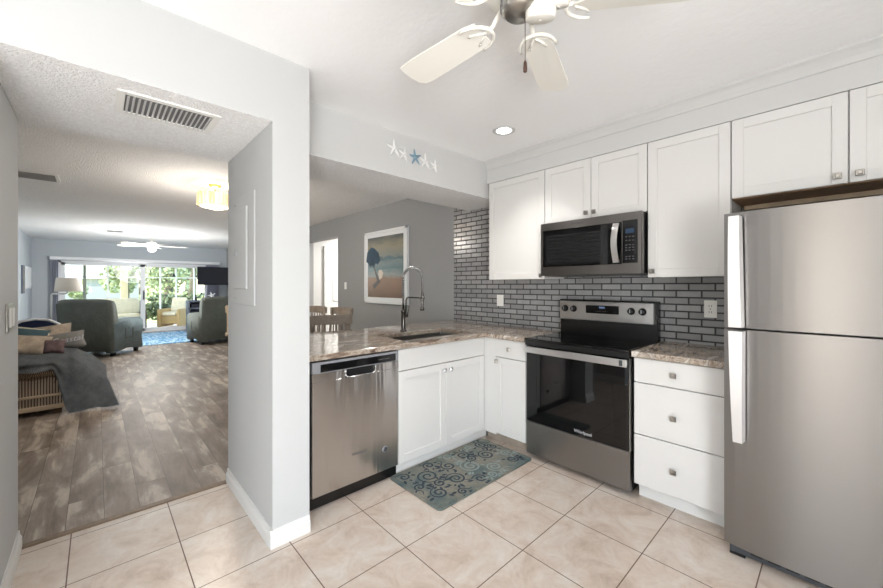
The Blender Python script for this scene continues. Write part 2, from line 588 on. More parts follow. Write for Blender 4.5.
def copy_tree(o, parent=None):
    c = o.copy()
    COL.objects.link(c)
    if parent:
        c.parent = parent
    for ch in list(o.children):
        copy_tree(ch, c)
    return c


def text(name, body, size, loc, rot, mat, parent, ext=.0006, shear=0):
    cu = bpy.data.curves.new(name, 'FONT')
    cu.body = body
    cu.size = size
    cu.extrude = ext
    cu.shear = shear
    cu.align_x = 'CENTER'
    cu.align_y = 'CENTER'
    t = bpy.data.objects.new(name, cu)
    COL.objects.link(t)
    bpy.context.view_layer.update()
    me = bpy.data.meshes.new_from_object(t)
    bpy.data.objects.remove(t)
    M = Matrix.Translation(Vector(loc) - Vector(ORG[parent.name])) @ rot.to_4x4()
    me.transform(M)
    me.materials.clear()
    me.materials.append(MATS[mat])
    me.name = name
    o = bpy.data.objects.new(name, me)
    COL.objects.link(o)
    o.parent = parent
    ORG[o.name] = ORG[parent.name]
    return o


R_Y = Matrix.Rotation(PI / 2, 3, 'X')                                   # text facing -y
R_X = Matrix.Rotation(PI / 2, 3, 'Z') @ Matrix.Rotation(PI / 2, 3, 'X')  # text facing +x

# ================================================================== THE SETTING
KC = 2.48
PX0, PX1 = -2.80, -1.94      # doorway wall thickness
WY = 3.04                    # stove wall
struct('floor', MB().box(-2.80, 1.6, -2.7, WY, -.1, 0), 'floor_tile')
struct('floor_living', MB().box(-13.4, -2.80, -1.17, WY, -.1, 0), 'floor_plank')
struct('trim_1', MB().prism([(-2.83, 0), (-2.82, .006), (-2.785, .006), (-2.775, 0)], 'y', -.285, .64), 'threshold_brown')
struct('ceiling', MB().box(-2.28, 1.6, -2.7, WY, KC, KC + .1), 'ceiling_smooth')
struct('ceiling_living', MB().box(-13.4, -2.28, -1.17, WY, KC, KC + .1), 'popcorn')
# doorway header and its underside
struct('wall_header', MB().box(PX0, PX1, -.29, .645, 2.143, KC), 'wall_paint')
struct('ceiling_header', MB().box(PX0 + .001, PX1 - .001, -.289, .644, 2.1418, 2.1429), 'popcorn')
struct('wall_pillar', MB().box(PX0, PX1, .645, .835, 0, KC), 'wall_paint')
struct('wall_beam', MB().box(PX0, -2.28, .836, 3.02, 2.1452, KC), 'wall_white')
struct('ceiling_beam', MB().box(PX0 + .001, -2.281, .836, 3.019, 2.144, 2.1451), 'popcorn')
struct('wall_left', MB().box(PX0, PX1, -2.7, -.29, 0, KC), 'wall_paint')
struct('wall_soffit', MB().box(-2.279, 1.6, 2.705, 3.02, 2.277, KC - .001), 'wall_white')
# living room shell
struct('wall_living_left', MB().box(-13.5, PX0, -1.29, -1.17, 0, KC + .1), 'wall_blue')
wb = MB().box(-5.895, 1.7, WY, WY + .12, 0, KC + .1).box(-7.143, -5.895, WY, WY + .12, 2.165, KC + .1).box(-13.5, -7.143, WY, WY + .12, 0, KC + .1)
struct('wall_back', wb, 'wall_paint_dim')
SY0, SY1, SZ = -.72, 2.55, 1.96
wf = MB().box(-13.52, -13.4, -1.29, SY0, 0, KC + .1).box(-13.52, -13.4, SY1, WY + .12, 0, KC + .1).box(-13.52, -13.4, SY0, SY1, SZ, KC + .1)
struct('wall_far', wf, 'wall_blue')
# kitchen walls behind and right of the camera, windows invented for light
wr = MB().box(1.6, 1.72, -2.7, -1.7, 0, KC).box(1.6, 1.72, -.2, WY, 0, KC).box(1.6, 1.72, -1.7, -.2, 0, .1).box(1.6, 1.72, -1.7, -.2, 2.1, KC)
struct('wall_right', wr, 'wall_paint')
wk = MB().box(PX0, -.24, -2.82, -2.7, 0, KC).box(0, 1.72, -2.82, -2.7, 0, KC).box(-.24, 0, -2.82, -2.7, 0, .2).box(-.24, 0, -2.82, -2.7, 2.1, KC)
struct('wall_rear', wk, 'wall_paint')
struct('added_window_1', MB().box(1.585, 1.6, -1.74, -1.68, .04, 2.16).box(1.585, 1.6, -.22, -.16, .04, 2.16).box(1.585, 1.6, -.98, -.94, .1, 2.1).box(1.585, 1.6, -1.68, -.22, .04, .1).box(1.585, 1.6, -1.68, -.22, 2.1, 2.16), 'trim_white')  # added window frame round the right fill light
struct('added_window_2', MB().box(-.3, -.24, -2.7, -2.685, .14, 2.16).box(0, .06, -2.7, -2.685, .14, 2.16).box(-.24, 0, -2.7, -2.685, .14, .2).box(-.24, 0, -2.7, -2.685, 2.1, 2.16), 'trim_white')  # added slot window, frames the narrow rear fill light
struct('wall_tiled', MB().box(-3.04, -.38, 3.022, WY, .9, KC), 'backsplash_tile')
# crown trim on the soffit
struct('trim_2', MB().prism([(2.705, 2.402), (2.698, 2.402), (2.694, 2.412), (2.69, 2.43), (2.676, 2.452), (2.66, 2.466), (2.655, 2.4799), (2.705, 2.4799)], 'x', -2.278, 1.6), 'wall_white')


def baseboard(name, x0, x1, y0, y1, face):
    """base moulding with a sloped top; face = outward direction"""
    t, h = .014, .09
    if face in ('+x', '-x'):
        s_ = 1 if face == '+x' else -1
        mb = MB().prism([(x0, 0), (x0 + s_ * t, 0), (x0 + s_ * t, h - .035), (x0 + s_ * t * .5, h - .02), (x0 + s_ * t * .4, h), (x0, h)], 'y', y0, y1)
    else:
        s_ = 1 if face == '+y' else -1
        mb = MB().prism([(y0, 0), (y0 + s_ * t, 0), (y0 + s_ * t, h - .035), (y0 + s_ * t * .5, h - .02), (y0 + s_ * t * .4, h), (y0, h)], 'x', x0, x1)
    struct(name, mb, 'trim_white')


baseboard('baseboard_pillar', PX1, 0, .632, .835, '+x')
baseboard('baseboard_pillar_side', PX0, PX1 + .012, .645, 0, '-y')
baseboard('baseboard_left', PX0, PX1, -.29, 0, '+y')
baseboard('baseboard_living', -13.4, PX0, -1.17, 0, '+y')
baseboard('baseboard_far', -13.4, 0, -1.17, SY0 - .05, '+x')

# hall seen through the opening in the dining wall
struct('floor_hall', MB().box(-7.143, -5.0, WY + .12, 5.4, -.1, 0).box(-7.143, -5.895, WY, WY + .12, -.1, 0), 'floor_plank')
struct('wall_hall', MB().box(-7.143, -5.0, 5.4, 5.5, 0, KC).box(-7.25, -7.143, WY + .12, 5.5, 0, KC).box(-5.0, -4.9, WY + .12, 5.5, 0, KC), 'wall_white')
struct('ceiling_hall', MB().box(-7.143, -5.0, WY + .12, 5.4, KC, KC + .1), 'ceiling_smooth')
lamp('hall_fill_light', 'AREA', (-6.3, 4.3, 2.44), 62, (1, .97, .92), (0, 0, 0), .5, .5)  # added fill without a fixture, brightens the unseen part of the hall
d = MB().box(-7.142, -7.12, 3.46, 4.22, 0, 2.03, .003)
d = struct('door_1', d, 'trim_white')
for z0, z1 in ((.15, .9), (1.0, 1.9)):
    MB().box(-7.1199, -7.108, 3.56, 4.12, z0, z1, .004).build('door_panel', 'trim_white', d)
struct('trim_3', MB().box(-7.142, -7.10, 3.37, 3.46, 0, 2.12).box(-7.142, -7.10, 4.22, 4.31, 0, 2.12).box(-7.142, -7.10, 3.46, 4.22, 2.04, 2.12), 'trim_white')

# ---- sliding glass door in the far wall
sl = MB()
X0 = -13.46
sl.box(X0 - .05, X0 + .07, SY0, SY0 + .05, 0, SZ).box(X0 - .05, X0 + .07, SY1 - .05, SY1, 0, SZ).box(X0 - .05, X0 + .07, SY0, SY1, SZ - .05, SZ).box(X0 - .05, X0 + .07, SY0, SY1, 0, .035)
sl = struct('door_2', sl, 'frame_white')
for (a, c, xo) in ((SY0 + .05, .965, -.02), (.93, SY1 - .05, .025)):
    f = MB()
    xx0, xx1 = X0 + xo, X0 + xo + .035
    f.box(xx0, xx1, a, a + .07, .035, SZ - .05).box(xx0, xx1, c - .07, c, .035, SZ - .05).box(xx0, xx1, a, c, .035, .11).box(xx0, xx1, a, c, SZ - .11, SZ - .05)
    p = f.build('sliding_panel', 'frame_white', sl)
    MB().box((xx0 + xx1) / 2 - .003, (xx0 + xx1) / 2 + .003, a + .07, c - .07, .11, SZ - .11).build('glass', 'glass', p)
    if xo > 0:
        MB().box(xx1, xx1 + .03, a + .02, a + .05, .92, 1.18, .006).build('door_handle', 'black_metal', p)

va = thing('blind_valance', 'long white vertical-blind valance above the sliding glass door', 'valance', (-13.3, .98, 1.97))
MB().box(-13.395, -13.27, -.86, 2.83, 1.97, 2.045, .004).build('valance_board', 'frame_white', va)
MB().box(-13.36, -13.31, -.85, 2.82, 1.955, 1.9695).build('head_rail', 'silver_plastic', va)
for (a, c, lab) in ((-.86, -.68, 'stacked lavender-grey vertical blinds left of the sliding door'), (2.45, 2.80, 'stacked lavender-grey vertical blinds right of the sliding door')):
    vb = thing('vertical_blind', lab, 'blind', (-13.33, (a + c) / 2, .03), 'vertical blinds at the sliding door')
    k = int((c - a) / .03)
    for i in range(k):
        y = a + .015 + i * .03
        MB().box(-13.375, -13.29, y - .0015, y + .0015, .03, 1.95, rot=Matrix.Rotation(.25, 3, 'Z')).build('slat', 'blind_slat', vb)

# ================================================================== KITCHEN


def knob(x, y, z, face, parent, mat='nickel'):
    """square pyramid-top cabinet knob standing out from a face"""
    m_ = MB()
    s_ = .0155
    if face == '-y':
        m_.lathe([(.007, 0), (.006, -.016)], (x, y, z), 'y', 10)
        m_.box(x - s_, x + s_, y - .026, y - .016, z - s_, z + s_, .003)
        m_.box(x - s_ * .6, x + s_ * .6, y - .030, y - .024, z - s_ * .6, z + s_ * .6, .003)
    else:
        m_.lathe([(.007, 0), (.006, .016)], (x, y, z), 'x', 10)
        m_.box(x + .016, x + .026, y - s_, y + s_, z - s_, z + s_, .003)
        m_.box(x + .024, x + .030, y - s_ * .6, y + s_ * .6, z - s_ * .6, z + s_ * .6, .003)
    return m_.build('knob', mat, parent)


def shaker(face, a0, a1, z0, z1, f, parent, name='door', fr_=.055, th=.02):
    """shaker front: recessed panel within raised rails; f = outer face coordinate"""
    m_ = MB()
    def bx(p0, p1, q0, q1, o, i, bev=.0015):
        if face == '-y':
            m_.box(p0, p1, f + o, f + i, q0, q1, bev)
        else:
            m_.box(f - i, f - o, p0, p1, q0, q1, bev)
    bx(a0, a0 + fr_, z0, z1, 0, th)
    bx(a1 - fr_, a1, z0, z1, 0, th)
    bx(a0 + fr_, a1 - fr_, z0, z0 + fr_, 0, th)
    bx(a0 + fr_, a1 - fr_, z1 - fr_, z1, 0, th)
    bx(a0 + fr_ - .002, a1 - fr_ + .002, z0 + fr_ - .002, z1 - fr_ + .002, .008, th - .002, 0)
    return m_.build(name, 'cabinet_white', parent)


def slab(face, a0, a1, z0, z1, f, parent, name='drawer', th=.02):
    m_ = MB()
    if face == '-y':
        m_.box(a0, a1, f, f + th, z0, z1, .002)
    else:
        m_.box(f - th, f, a0, a1, z0, z1, .002)
    return m_.build(name, 'cabinet_white', parent)


# --- peninsula sink cabinet (opens to +x)
FX = -2.08
c = thing('base_cabinet', 'white two-door sink base cabinet between dishwasher and corner', 'cabinet', (-2.4, 1.98, 0), 'white kitchen cabinets')
b_ = MB().box(-2.68, FX - .022, 1.525, 1.543, .09, .878).box(-2.68, FX - .022, 2.425, 2.442, .09, .878).box(-2.68, -2.662, 1.543, 2.425, .09, .878).box(-2.662, FX - .022, 1.543, 2.425, .09, .108).box(FX - .04, FX - .022, 1.543, 2.425, .82, .878)
b_.build('carcass', 'cabinet_white', c)
MB().box(-2.66, -2.115, 1.525, 2.50, 0, .0895).build('toe_kick', 'trim_white', c)
slab('+x', 1.53, 2.435, .722, .872, FX, c, 'false_drawer_front')
d1 = shaker('+x', 1.53, 1.981, .075, .716, FX, c)
knob(FX, 1.952, .665, '+x', d1, 'chrome')
d2 = shaker('+x', 1.985, 2.435, .075, .716, FX, c)
knob(FX, 2.022, .665, '+x', d2, 'chrome')
# --- corner cabinet left of range
c = thing('base_cabinet', 'narrow white base cabinet with one drawer and one door left of the range', 'cabinet', (-1.8, 2.7, 0), 'white kitchen cabinets')
MB().box(-1.96, -1.655, 2.452, 3.018, .09, .878).box(-2.66, -1.962, 2.50, 3.018, .09, .878).box(-2.10, -1.956, 2.443, 2.50, .09, .878).build('carcass', 'cabinet_white', c)
MB().box(FX - .02, FX + .001, 2.443, 2.452, .075, .878).box(FX + .001, -1.952, 2.436, 2.452, .075, .878).build('corner_filler', 'cabinet_white', c)
MB().box(-2.1, -1.655, 2.505, 2.52, 0, .0895).build('toe_kick', 'grey_wood', c)
dr = slab('-y', -1.948, -1.658, .728, .872, 2.43, c)
knob(-1.808, 2.43, .803, '-y', dr)
d1 = shaker('-y', -1.948, -1.658, .093, .722, 2.43, c, fr_=.05)
knob(-1.932, 2.43, .69, '-y', d1)
# --- three drawer cabinet right of the range
c = thing('base_cabinet', 'white three-drawer base cabinet between range and refrigerator', 'cabinet', (-.64, 2.7, 0), 'white kitchen cabinets')
MB().box(-.866, -.40, 2.452, 3.018, .09, .878).build('carcass', 'cabinet_white', c)
MB().box(-.86, -.40, 2.50, 3.018, 0, .0895).build('toe_kick', 'trim_white', c)
for z0, z1, kz in ((.727, .872, .798), (.408, .721, .552), (.098, .402, .245)):
    dr = slab('-y', -.866, -.415, z0, z1, 2.43, c)
    knob(-.65, 2.43, kz, '-y', dr)

# --- stone countertops
SKX0, SKX1, SKY0, SKY1 = -2.57, -2.165, 1.64, 2.38


def slab_with_hole(m_, outer, hole, z0, z1):
    """outer polygon minus rectangle, as boxes"""
    return m_


k = MB()
CX0, CX1 = -3.06, -2.055
k.box(CX0, CX1, .838, SKY0, .879, .914, .003)
k.box(CX0, SKX0, SKY0, SKY1, .879, .914)
k.box(SKX1, CX1, SKY0, SKY1, .879, .914)
k.box(CX0, CX1, SKY1, 3.02, .879, .914)
k.box(CX1, -1.652, 2.402, 3.02, .879, .914)
tag(k.build('countertop', 'granite', org=(-2.5, 1.9, .879)), 'veined brown stone countertop along the sink peninsula and corner', 'countertop')
k = MB().box(-.874, -.402, 2.402, 3.02, .879, .914, .003)
tag(k.build('countertop', 'granite', org=(-.63, 2.7, .879)), 'short veined stone countertop between the range and refrigerator', 'countertop')
# --- undermount sink
s = thing('kitchen_sink', 'undermount stainless sink set in the peninsula countertop', 'sink', (-2.37, 1.985, .68))
sx0, sx1, sy0, sy1, zb = SKX0 - .008, SKX1 + .008, SKY0 - .008, SKY1 + .008, .69
MB().box(sx0, sx1, sy0, sy1, zb, zb + .01).box(sx0, sx0 + .008, sy0, sy1, zb + .01, .878).box(sx1 - .008, sx1, sy0, sy1, zb + .01, .878).box(sx0 + .008, sx1 - .008, sy0, sy0 + .008, zb + .01, .878).box(sx0 + .008, sx1 - .008, sy1 - .008, sy1, zb + .01, .878).build('basin', 'sink_steel', s)
MB().lathe([(.045, zb + .0105), (.045, zb + .014), (.03, zb + .014), (.028, zb + .0115)], (-2.37, 1.985, 0), n=20).build('drain', 'chrome', s)

# --- faucet
fx, fy = -2.632, 1.985
fa = thing('kitchen_faucet', 'tall dark chrome spring pull-down kitchen faucet behind the sink', 'faucet', (fx, fy, .914))
MB().lathe([(.03, .9142), (.03, .92), (.022, .928), (.019, .94), (.019, 1.08), (.021, 1.085), (.021, 1.10), (.012, 1.11)], (fx, fy, 0), n=20).build('body', 'dark_nickel', fa)
MB().tube([(fx, fy, 1.10), (fx, fy, 1.24)], .009).build('riser_pipe', 'dark_nickel', fa)
hose = []
for i in range(9):
    hose.append((fx, fy, 1.2 + .185 * i / 8))
for i in range(1, 17):
    a = PI * i / 16
    hose.append((fx + .13 - .13 * math.cos(a), fy, 1.385 + .085 * math.sin(a)))
for i in range(1, 6):
    hose.append((fx + .26, fy, 1.385 - .125 * i / 5))
ho = MB().tube(hose, .0085, 10).build('hose', 'black_plastic', fa)
# the spring coil round the hose
coil = []
tot = len(hose) - 1
HV = [Vector(h) for h in hose]
turns = 46
for i in range(turns * 10):
    t = i / (turns * 10) * tot
    k0 = int(t); fr0 = t - k0
    p = HV[k0].lerp(HV[min(k0 + 1, tot)], fr0)
    d_ = (HV[min(k0 + 1, tot)] - HV[k0]).normalized()
    side = Vector((0, 1, 0)); nn_ = d_.cross(side)
    a = 2 * PI * i / 10
    coil.append(p + .0115 * (math.cos(a) * side + math.sin(a) * nn_))
MB().tube(coil, .0028, 5).build('spring', 'chrome', ho)
MB().lathe([(.010, 1.26), (.014, 1.25), (.015, 1.20), (.0125, 1.19), (.0125, 1.14), (.018, 1.125), (.018, 1.108), (.014, 1.1079)], (fx + .26, fy, 0), n=18).build('spray_head', 'dark_nickel', fa)
arm = MB().tube([(fx, fy, 1.03), (fx + .035, fy, 1.06), (fx + .04, fy, 1.19), (fx + .052, fy, 1.208), (fx + .075, fy, 1.213), (fx + .245, fy, 1.213)], .0065, 10)
arm.lathe([(.021, 1.203), (.021, 1.223), (.017, 1.223), (.017, 1.203), (.021, 1.203)], (fx + .26, fy, 0), n=18)
arm.build('docking_arm', 'dark_nickel', fa)
MB().tube([(fx, fy, 1.045), (fx, fy + .045, 1.045)], .014, 12).tube([(fx, fy + .045, 1.045), (fx + .012, fy + .055, 1.13)], [.006, .0045], 8).build('lever_handle', 'dark_nickel', fa)

# --- dishwasher
c = thing('dishwasher', 'stainless steel dishwasher with pocket handle beside the wall end', 'dishwasher', (-2.35, 1.2, 0))
DY0, DY1, DX = .905, 1.515, -2.068
MB().box(-2.66, DX - .03, .90, 1.52, .005, .87).build('tub', 'black_metal', c)
door = MB().box(DX - .028, DX, DY0, DY1, .082, .752, .003).box(DX - .028, DX, DY0, 1.118, .752, .80).box(DX - .028, DX, 1.335, DY1, .752, .80).build('door', 'steel_y', c)
MB().box(DX - .028, DX + .002, DY0, DY1, .8005, .868, .003).build('control_strip', 'silver_plastic', c)
MB().box(DX + .0022, DX + .004, .955, 1.492, .806, .852, .0008).build('control_panel', 'display_black', c)
ph = MB()
ph.box(DX - .028, DX - .022, 1.118, 1.335, .752, .7995)
ph.build('pocket', 'black_plastic', c)
pr_ = MB()
pts = [(1.118, .80), (1.118, .772), (1.126, .757), (1.142, .750), (1.311, .750), (1.327, .757), (1.335, .772), (1.335, .80)]
for a, b2 in zip(pts, pts[1:]):
    pr_.tube([(DX + .001, a[0], a[1]), (DX + .001, b2[0], b2[1])], .005, 8)
pr_.build('handle_rim', 'chrome', c)
bd = MB().lathe([(.021, 0), (.021, .002), (.0165, .0025)], (DX, 1.408, .224), 'x', 24).build('round_badge', 'silver_plastic', c)
MB().lathe([(.0155, .0026), (.0155, .0032)], (DX, 1.408, .224), 'x', 20).build('badge_face', 'logo_grey', bd)
MB().box(-2.62, -2.105, .90, 1.52, .0, .078).build('toe_kick', 'black_plastic', c)
text('logo', 'Whirlpool', .026, (DX + .0006, 1.215, .262), R_X, 'logo_grey', c)
text('panel_text', '- ' * 9, .016, (DX + .0042, 1.40, .829), R_X, 'logo_white', c, .0002)

# --- range
RX0, RX1 = -1.645, -.884
c = thing('electric_range', 'stainless electric range with black glass cooktop and oven door', 'oven', (-1.265, 2.7, 0))
MB().box(RX0, RX1, 2.452, 2.99, .03, .90).build('body', 'black_metal', c)
for x in (RX0 + .05, RX1 - .05):
    for y in (2.52, 2.95):
        MB().lathe([(.018, 0), (.018, .03)], (x, y, 0), n=10).build('leg', 'black_plastic', c)
ct = MB().box(RX0, RX1, 2.40, 2.93, .9005, .916, .004, 2).build('cooktop', 'black_glass', c)
plain('burner_ring', sr(46, 46, 48), .2)
for x, y, r_ in ((-1.45, 2.56, .10), (-1.08, 2.56, .115), (-1.45, 2.80, .075), (-1.08, 2.80, .085)):
    MB().lathe([(r_, .9162), (r_ + .002, .9164), (r_ + .004, .9162)], (x, y, 0), n=36, caps=False).build('burner_ring', 'burner_ring', ct)
MB().box(RX0, RX1, 2.405, 2.4515, .862, .900, .002).build('front_rail', 'black_metal', c)
dr = MB().box(RX0 + .004, RX1 - .004, 2.418, 2.4515, .285, .86, .003)
dr = dr.build('oven_door', 'black_glass', c)
MB().box(RX0 + .11, RX1 - .11, 2.4165, 2.4178, .36, .745).build('oven_window', 'oven_window', dr)
for x_ in (RX0, RX1 - .0035):
    MB().box(x_, x_ + .0035, 2.417, 2.4515, .285, .86).build('door_edge', 'steel_bright', dr)
h = MB().box(RX0 + .006, RX1 - .006, 2.372, 2.386, .812, .858, .004, 2)
for x in (RX0 + .03, RX1 - .03):
    h.box(x - .016, x + .016, 2.386, 2.418, .818, .852, .002)
h.build('oven_handle', 'steel_bright', dr)
MB().box(RX1 - .05, RX1 - .03, 2.3705, 2.3719, .818, .853).build('handle_cap', 'dark_grey_plastic', dr)
text('logo', 'Whirlpool', .03, (-1.19, 2.4174, .315), R_Y, 'logo_white', dr)
MB().box(RX0 + .002, RX1 - .002, 2.42, 2.4515, .035, .28, .003).build('storage_drawer', 'steel_x', c)
# backguard
bgd = MB().box(RX0, RX1, 2.935, 2.99, .90, 1.185, .003).box(RX0, RX1, 2.925, 2.99, 1.185, 1.2, .003)
bgd = bgd.build('backguard', 'black_metal', c)
MB().box(RX0 + .004, RX1 - .02, 2.915, 2.9348, 1.034, 1.188, .004).build('control_panel', 'steel_bright', bgd)
MB().box(-1.408, -1.148, 2.9125, 2.9149, 1.094, 1.158).build('display', 'display_black', bgd)
MB().box(-1.30, -1.255, 2.911, 2.9123, 1.135, 1.15).build('clock', 'led_blue', bgd)
text('display_text', '· · · ·   · · · ·', .02, (-1.28, 2.9122, 1.112), R_Y, 'logo_white', bgd, .0002)
for x in (-1.588, -1.512, -1.058, -.98):
    kb = MB().lathe([(.026, 2.9149), (.027, 2.910), (.021, 2.908), (.021, 2.887), (.018, 2.884)], (x, 0, 1.124), 'y', 22).build('control_knob', 'black_plastic', bgd)
    MB().box(x - .0025, x + .0025, 2.881, 2.8838, 1.112, 1.140).build('knob_pointer', 'silver_plastic', kb)

# --- microwave
c = thing('microwave', 'over-the-range stainless microwave with black window under the short wall cabinet', 'microwave', (-1.265, 2.8, 1.393))
MX0, MX1, MY, MZ0, MZ1 = -1.645, -.884, 2.62, 1.393, 1.81
MB().box(MX0 + .003, MX1 - .003, MY + .03, 3.018, MZ0 + .005, MZ1 - .002).build('case', 'black_metal', c)
MB().box(MX0, MX1, MY, MY + .0295, MZ0, MZ1, .004).build('front_frame', 'steel_dark', c)
MB().box(-1.62, -1.012, MY - .003, MY - .0001, 1.464, 1.751, .002).build('door_window', 'black_glass', c)
w = MB().box(-1.595, -1.135, MY - .0042, MY - .0031, 1.485, 1.715).build('window_mesh', 'mw_window', c)
for i in range(9):
    z = 1.505 + i * .0245
    MB().box(-1.57, -1.16, MY - .0052, MY - .0043, z, z + .004).build('rack_line', 'black_plastic', w)
cp = MB().box(-1.008, -.911, MY - .003, MY - .0001, 1.468, 1.757, .002).build('control_panel', 'display_black', c)
MB().box(-.988, -.932, MY - .0042, MY - .0031, 1.668, 1.70).build('display', 'screen_led', cp)
bt = 0
for rz_ in (1.645, 1.62, 1.59, 1.572, 1.554, 1.512, 1.495):
    for cx_ in (-.982, -.96, -.938):
        MB().box(cx_ - .006, cx_ + .006, MY - .0038, MY - .0031, rz_ - .003, rz_ + .003).build('key', 'logo_grey', cp)
hp = []
for i in range(13):
    t = i / 12
    hp.append((MY - .012 - .038 * math.sin(PI * t), 1.478 + .262 * t))
h = MB()
for (a, b2) in zip(hp, hp[1:]):
    h.prism([(a[0], a[1]), (a[0] + .008, a[1]), (b2[0] + .008, b2[1]), (b2[0], b2[1])], 'x', -1.068, -1.028)
h.box(-1.068, -1.028, MY - .013, MY - .003, 1.474, 1.49).box(-1.068, -1.028, MY - .013, MY - .003, 1.728, 1.744)
h.build('door_handle', 'steel_bright', c)
MB().box(MX0 + .02, MX1 - .02, MY + .03, MY + .32, MZ0 - .004, MZ0 + .0049).build('vent_grille', 'dark_grey_plastic', c)
text('logo', 'Whirlpool', .024, (-1.335, MY - .0006, 1.782), R_Y, 'logo_grey', c)

# --- wall cabinets
UY, UT = 2.70, 2.274


def upper(x0, x1, z0, doors, knobs, label, inside='cabinet_white'):
    c = thing('wall_cabinet', label, 'cabinet', ((x0 + x1) / 2, 2.86, z0), 'white kitchen cabinets')
    MB().box(x0, x1, UY + .022, 3.018, z0 + .004, UT).build('carcass', 'cabinet_white', c)
    if inside != 'cabinet_white':
        MB().box(x0 + .001, x1 - .001, UY + .024, 3.016, z0 - .004, z0 + .0038).build('underside', inside, c)
        MB().box(x0 + .02, x1 - .001, 2.985, 3.015, z0 - .03, z0 - .0042).build('cleat', 'light_wood', c)
    for i, (a, b2) in enumerate(doors):
        d = shaker('-y', a, b2, z0, UT - .003, UY, c)
        for (kx, kz, kd) in knobs:
            if kd == i:
                knob(kx, UY, kz, '-y', d)
    return c


upper(-2.248, -1.657, 1.371, [(-2.246, -1.659)], [(-1.683, 1.40, 0)], 'tall white wall cabinet left of the microwave beside the tiled corner')
upper(-1.655, -.879, 1.815, [(-1.653, -1.268), (-1.264, -.881)], [(-1.297, 1.862, 0), (-1.237, 1.862, 1)], 'short white two-door wall cabinet above the microwave')
upper(-.877, -.432, 1.371, [(-.875, -.434)], [(-.845, 1.41, 0)], 'tall white wall cabinet between microwave and refrigerator')
upper(-.43, .50, 1.821, [(-.428, .027), (.033, .498)], [(-.008, 1.858, 0), (.066, 1.858, 1)], 'short white two-door wall cabinet over the refrigerator', 'cabinet_inside')

# --- refrigerator
c = thing('refrigerator', 'stainless top-freezer refrigerator at the right end of the counter', 'refrigerator', (.005, 2.6, 0))
GX0, GX1, GY = -.39, .388, 2.25
MB().box(GX0 + .004, GX1 - .004, GY + .075, 3.0, .05, 1.655).build('body', 'dark_grey_plastic', c)


def fdoor(z0, z1):
    m_ = MB()
    n_ = 18
    pts = []
    for i in range(n_ + 1):   # slightly bowed front
        t = i / n_
        x = GX0 + (GX1 - GX0) * t
        y = GY + .022 * (2 * t - 1) ** 4
        pts.append((x, y))
    pts += [(GX1, GY + .07), (GX0, GY + .07)]
    m_.prism(pts, 'z', z0, z1)
    return m_.build('door', 'steel_x', c)


fd = fdoor(1.113, 1.668)
rd = fdoor(.055, 1.104)
# tapered handles at the left edge
def fhandle(zs, ws, parent):
    m_ = MB()
    (za, zb_), (xa0, xa1, xb0, xb1) = zs, ws
    def ring(z, x0, x1, y0, y1):
        return [m_.bm.verts.new(p) for p in ((x0, y0, z), (x1, y0, z), (x1 + .006, y1, z), (x0, y1, z))]
    seg = 10
    rs = []
    for i in range(seg + 1):
        t = i / seg
        z = za + (zb_ - za) * t
        bow = .012 * math.sin(PI * t)
        rs.append(ring(z, xa0 + (xb0 - xa0) * t, xa1 + (xb1 - xa1) * t, 2.2 - bow, 2.245))
    fs = [m_.bm.faces.new(rs[0]), m_.bm.faces.new(rs[-1][::-1])]
    for a, b2 in zip(rs, rs[1:]):
        for k_ in range(4):
            fs.append(m_.bm.faces.new((a[k_], a[(k_ + 1) % 4], b2[(k_ + 1) % 4], b2[k_])))
    bmesh.ops.recalc_face_normals(m_.bm, faces=fs)
    m_.build('handle', 'handle_satin', parent)


plain('handle_satin', sr(226, 226, 226), .38, .75)
fhandle((1.645, 1.118), (-.362, -.322, -.362, -.313), fd)
fhandle((1.100, .578), (-.362, -.310, -.345, -.310), rd)
g = MB().box(GX0 + .02, GX1 - .02, GY + .035, GY + .07, .012, .052, .003)
g = g.build('toe_grille', 'dark_grey_plastic', c)
for i in range(10):
    x = GX0 + .10 + i * .062
    MB().box(x, x + .045, GY + .033, GY + .036, .03, .045).build('slot', 'black_plastic', g)
for x in (GX0 + .05, GX1 - .05):
    MB().box(x - .03, x + .03, GY + .035, GY + .075, 0, .012).build('foot', 'black_plastic', c)
    MB().box(x - .03, x + .03, 2.9, 2.95, 0, .0495).build('foot', 'black_plastic', c)

# --- outlets and switches


def plate(name, label, cat, x, z, kind, y=3.022, wd=.036, hg=.058):
    c = thing(name, label, cat, (x, y, z - hg))
    MB().box(x - wd, x + wd, y - .006, y, z - hg, z + hg, .002).build('cover_plate', 'white_plastic', c)
    if kind == 'outlet':
        MB().box(x - .017, x + .017, y - .0085, y - .006, z - .034, z + .034, .002).build('receptacle', 'white_plastic', c)
        for dz in (-.02, .02):
            MB().box(x - .008, x - .005, y - .0095, y - .0085, z + dz - .006, z + dz + .006).build('slot', 'black_plastic', c)
            MB().box(x + .005, x + .008, y - .0095, y - .0085, z + dz - .006, z + dz + .006).build('slot', 'black_plastic', c)
        MB().box(x - .004, x + .004, y - .0095, y - .0085, z - .003, z + .003).build('reset_button', 'red_dot', c)
    else:
        MB().box(x - .016, x + .016, y - .009, y - .006, z - .033, z + .033, .002).build('rocker', 'white_plastic', c)


plate('light_switch', 'white rocker switch plate on the grey tile left of the range', 'switch', -2.365, 1.165, 'switch', wd=.042)
plate('wall_outlet', 'white electrical outlet on the grey tile near the refrigerator', 'outlet', -.592, 1.158, 'outlet')
plate('light_switch', 'small white switch on the dining wall left of the beach picture', 'switch', -5.62, 1.315, 'switch', y=3.04)

